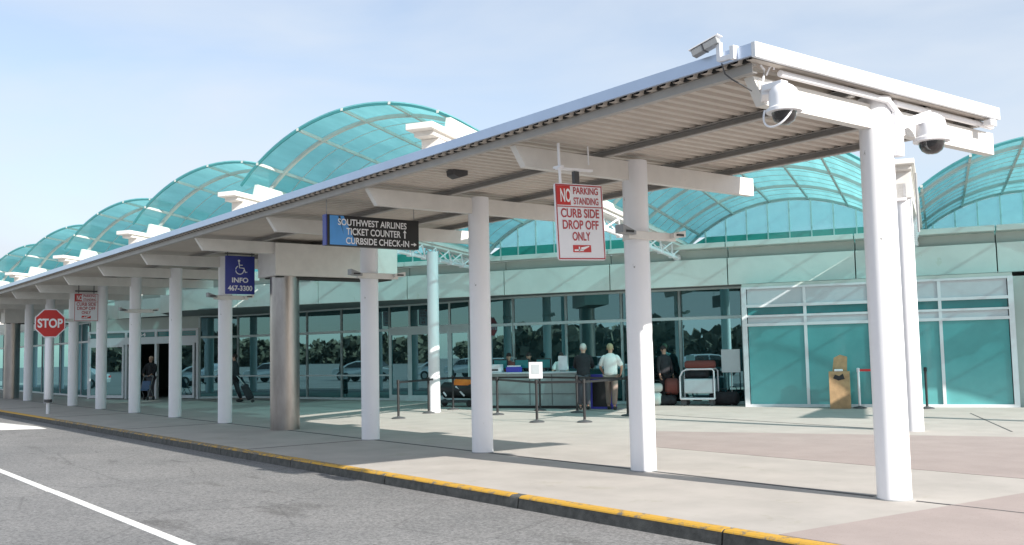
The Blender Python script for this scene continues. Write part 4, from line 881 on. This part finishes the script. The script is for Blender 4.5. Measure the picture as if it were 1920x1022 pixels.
# ------------------------------------------------------------------ what the windows mirror: a wood beyond the road
rnd = random.Random(3); m = MB()
for k in range(330):
    b = -70+rnd.random()*330; a = -52-rnd.random()*30; c0 = AB(a, b); hgt = 3.0+rnd.random()*2.6; cr = 1.9+rnd.random()*1.5
    m.bar((c0.x, c0.y, -0.2), (c0.x+0.2, c0.y, hgt*0.7), 0.3, 0.3)
    for j_ in range(110):
        u, v, r_ = rnd.random()*2*PI, rnd.random()*2-1, cr*(0.4+0.6*rnd.random())
        q = Vector((c0.x+r_*math.cos(u)*math.sqrt(1-v*v), c0.y+r_*math.sin(u)*math.sqrt(1-v*v), max(0.4, hgt-cr*0.8+v*r_*1.1)))
        d1 = Vector((rnd.gauss(0, 1), rnd.gauss(0, 1), rnd.gauss(0, 1))).normalized()*0.6; d2 = d1.cross(Vector((rnd.gauss(0, 1), rnd.gauss(0, 1), rnd.gauss(0, 1)))).normalized()*0.6
        m.add([q-d1-d2, q+d1-d2, q+d1+d2, q-d1+d2], [(0, 1, 2, 3)])
me = D.meshes.new('woodland'); me.from_pydata(m.v, [], m.f); me.materials.append(M['leaf'])
wo = D.objects.new('woodland', me); C.objects.link(wo); wo['kind'] = 'stuff'; wo['label'] = 'dark woodland beyond the road seen mirrored in the terminal windows'; wo['category'] = 'woodland'

# ------------------------------------------------------------------ parked cars across the road, mirrored in the windows
def make_car(label):
    t = thing('parked_car', label, 'car', (0, 0, -0.14), 0, 'cars parked across the road')
    W = 0.88
    side = [(-2.2, 0.35), (-2.25, 0.62), (-2.1, 0.86), (-1.3, 0.97), (-0.75, 1.38), (-0.2, 1.46), (0.7, 1.45), (1.35, 1.25), (1.75, 0.98), (2.15, 0.92), (2.25, 0.6), (2.2, 0.35)]
    vs = []; fs = []; n = len(side)
    for f_ in (-1, -0.92, 0.92, 1):
        for x, z in side:
            tum = 1 - 0.22*max(0, z-0.95)/0.5; k = 1 if abs(f_) < 0.95 else 0.985
            vs.append((x*k, f_*W*tum, 0.35+(z-0.35)*(1 if abs(f_) < 0.95 else 0.97)))
    for r_ in range(3):
        for i in range(n): fs.append((r_*n+i, r_*n+(i+1) % n, (r_+1)*n+(i+1) % n, (r_+1)*n+i))
    fs += [tuple(range(n)), tuple(reversed(range(3*n, 4*n)))]
    MB().add(vs, fs).build('body', M['carpaint'], t, bevel=0.03)
    g = MB()
    for s_ in (-1, 1):
        for pts in ([(-1.15, 1.0), (-0.7, 1.34), (-0.1, 1.38), (-0.1, 1.0)], [(0.0, 1.0), (0.0, 1.38), (0.7, 1.37), (1.25, 1.18), (1.45, 1.0)]):
            g_ = MB().prism([(x, s_*(W*(1-0.22*max(0, z-0.95)/0.5)+0.004), z) for x, z in pts], (0, -0.02*s_, 0)); g_.build('side_window', M['black'], t)
    MB().prism([(-1.27, -0.72, 1.0), (-1.27, 0.72, 1.0), (-0.80, 0.62, 1.36), (-0.80, -0.62, 1.36)], (-0.03, 0, 0.03)).build('windscreen', M['black'], t)
    for x in (-1.4, 1.4):
        for s_ in (-1, 1):
            wo_ = MB().prism([(x+0.33*math.cos(q), s_*0.90, 0.33+0.33*math.sin(q)) for q in [2*PI*k/20 for k in range(20)]], (0, -s_*0.22, 0)).build('wheel', M['black'], t)
            MB().prism([(x+0.19*math.cos(q), s_*0.91, 0.33+0.19*math.sin(q)) for q in [2*PI*k/16 for k in range(16)]], (0, -s_*0.02, 0)).build('rim', M['grey'], wo_)
    for s_ in (-0.6, 0.6):
        MB().box(-2.27, -2.2, s_-0.16, s_+0.16, 0.62, 0.76).build('headlight', M['signwhite'], t, bevel=0.01); MB().box(2.2, 2.26, s_-0.16, s_+0.16, 0.68, 0.82).build('tail_light', M['red'], t, bevel=0.01)
    return t
car = make_car('silver saloon car parked across the road, behind the camera'); car.location = (10, 11, -0.14)
for i, x in enumerate((17, 23.5, 31, 38, 46, 55, -2, 64)):
    dup(car, (x, 11+0.3*(i % 3), -0.14), PI if i % 2 else 0, 'silver saloon car parked across the road, behind the camera')
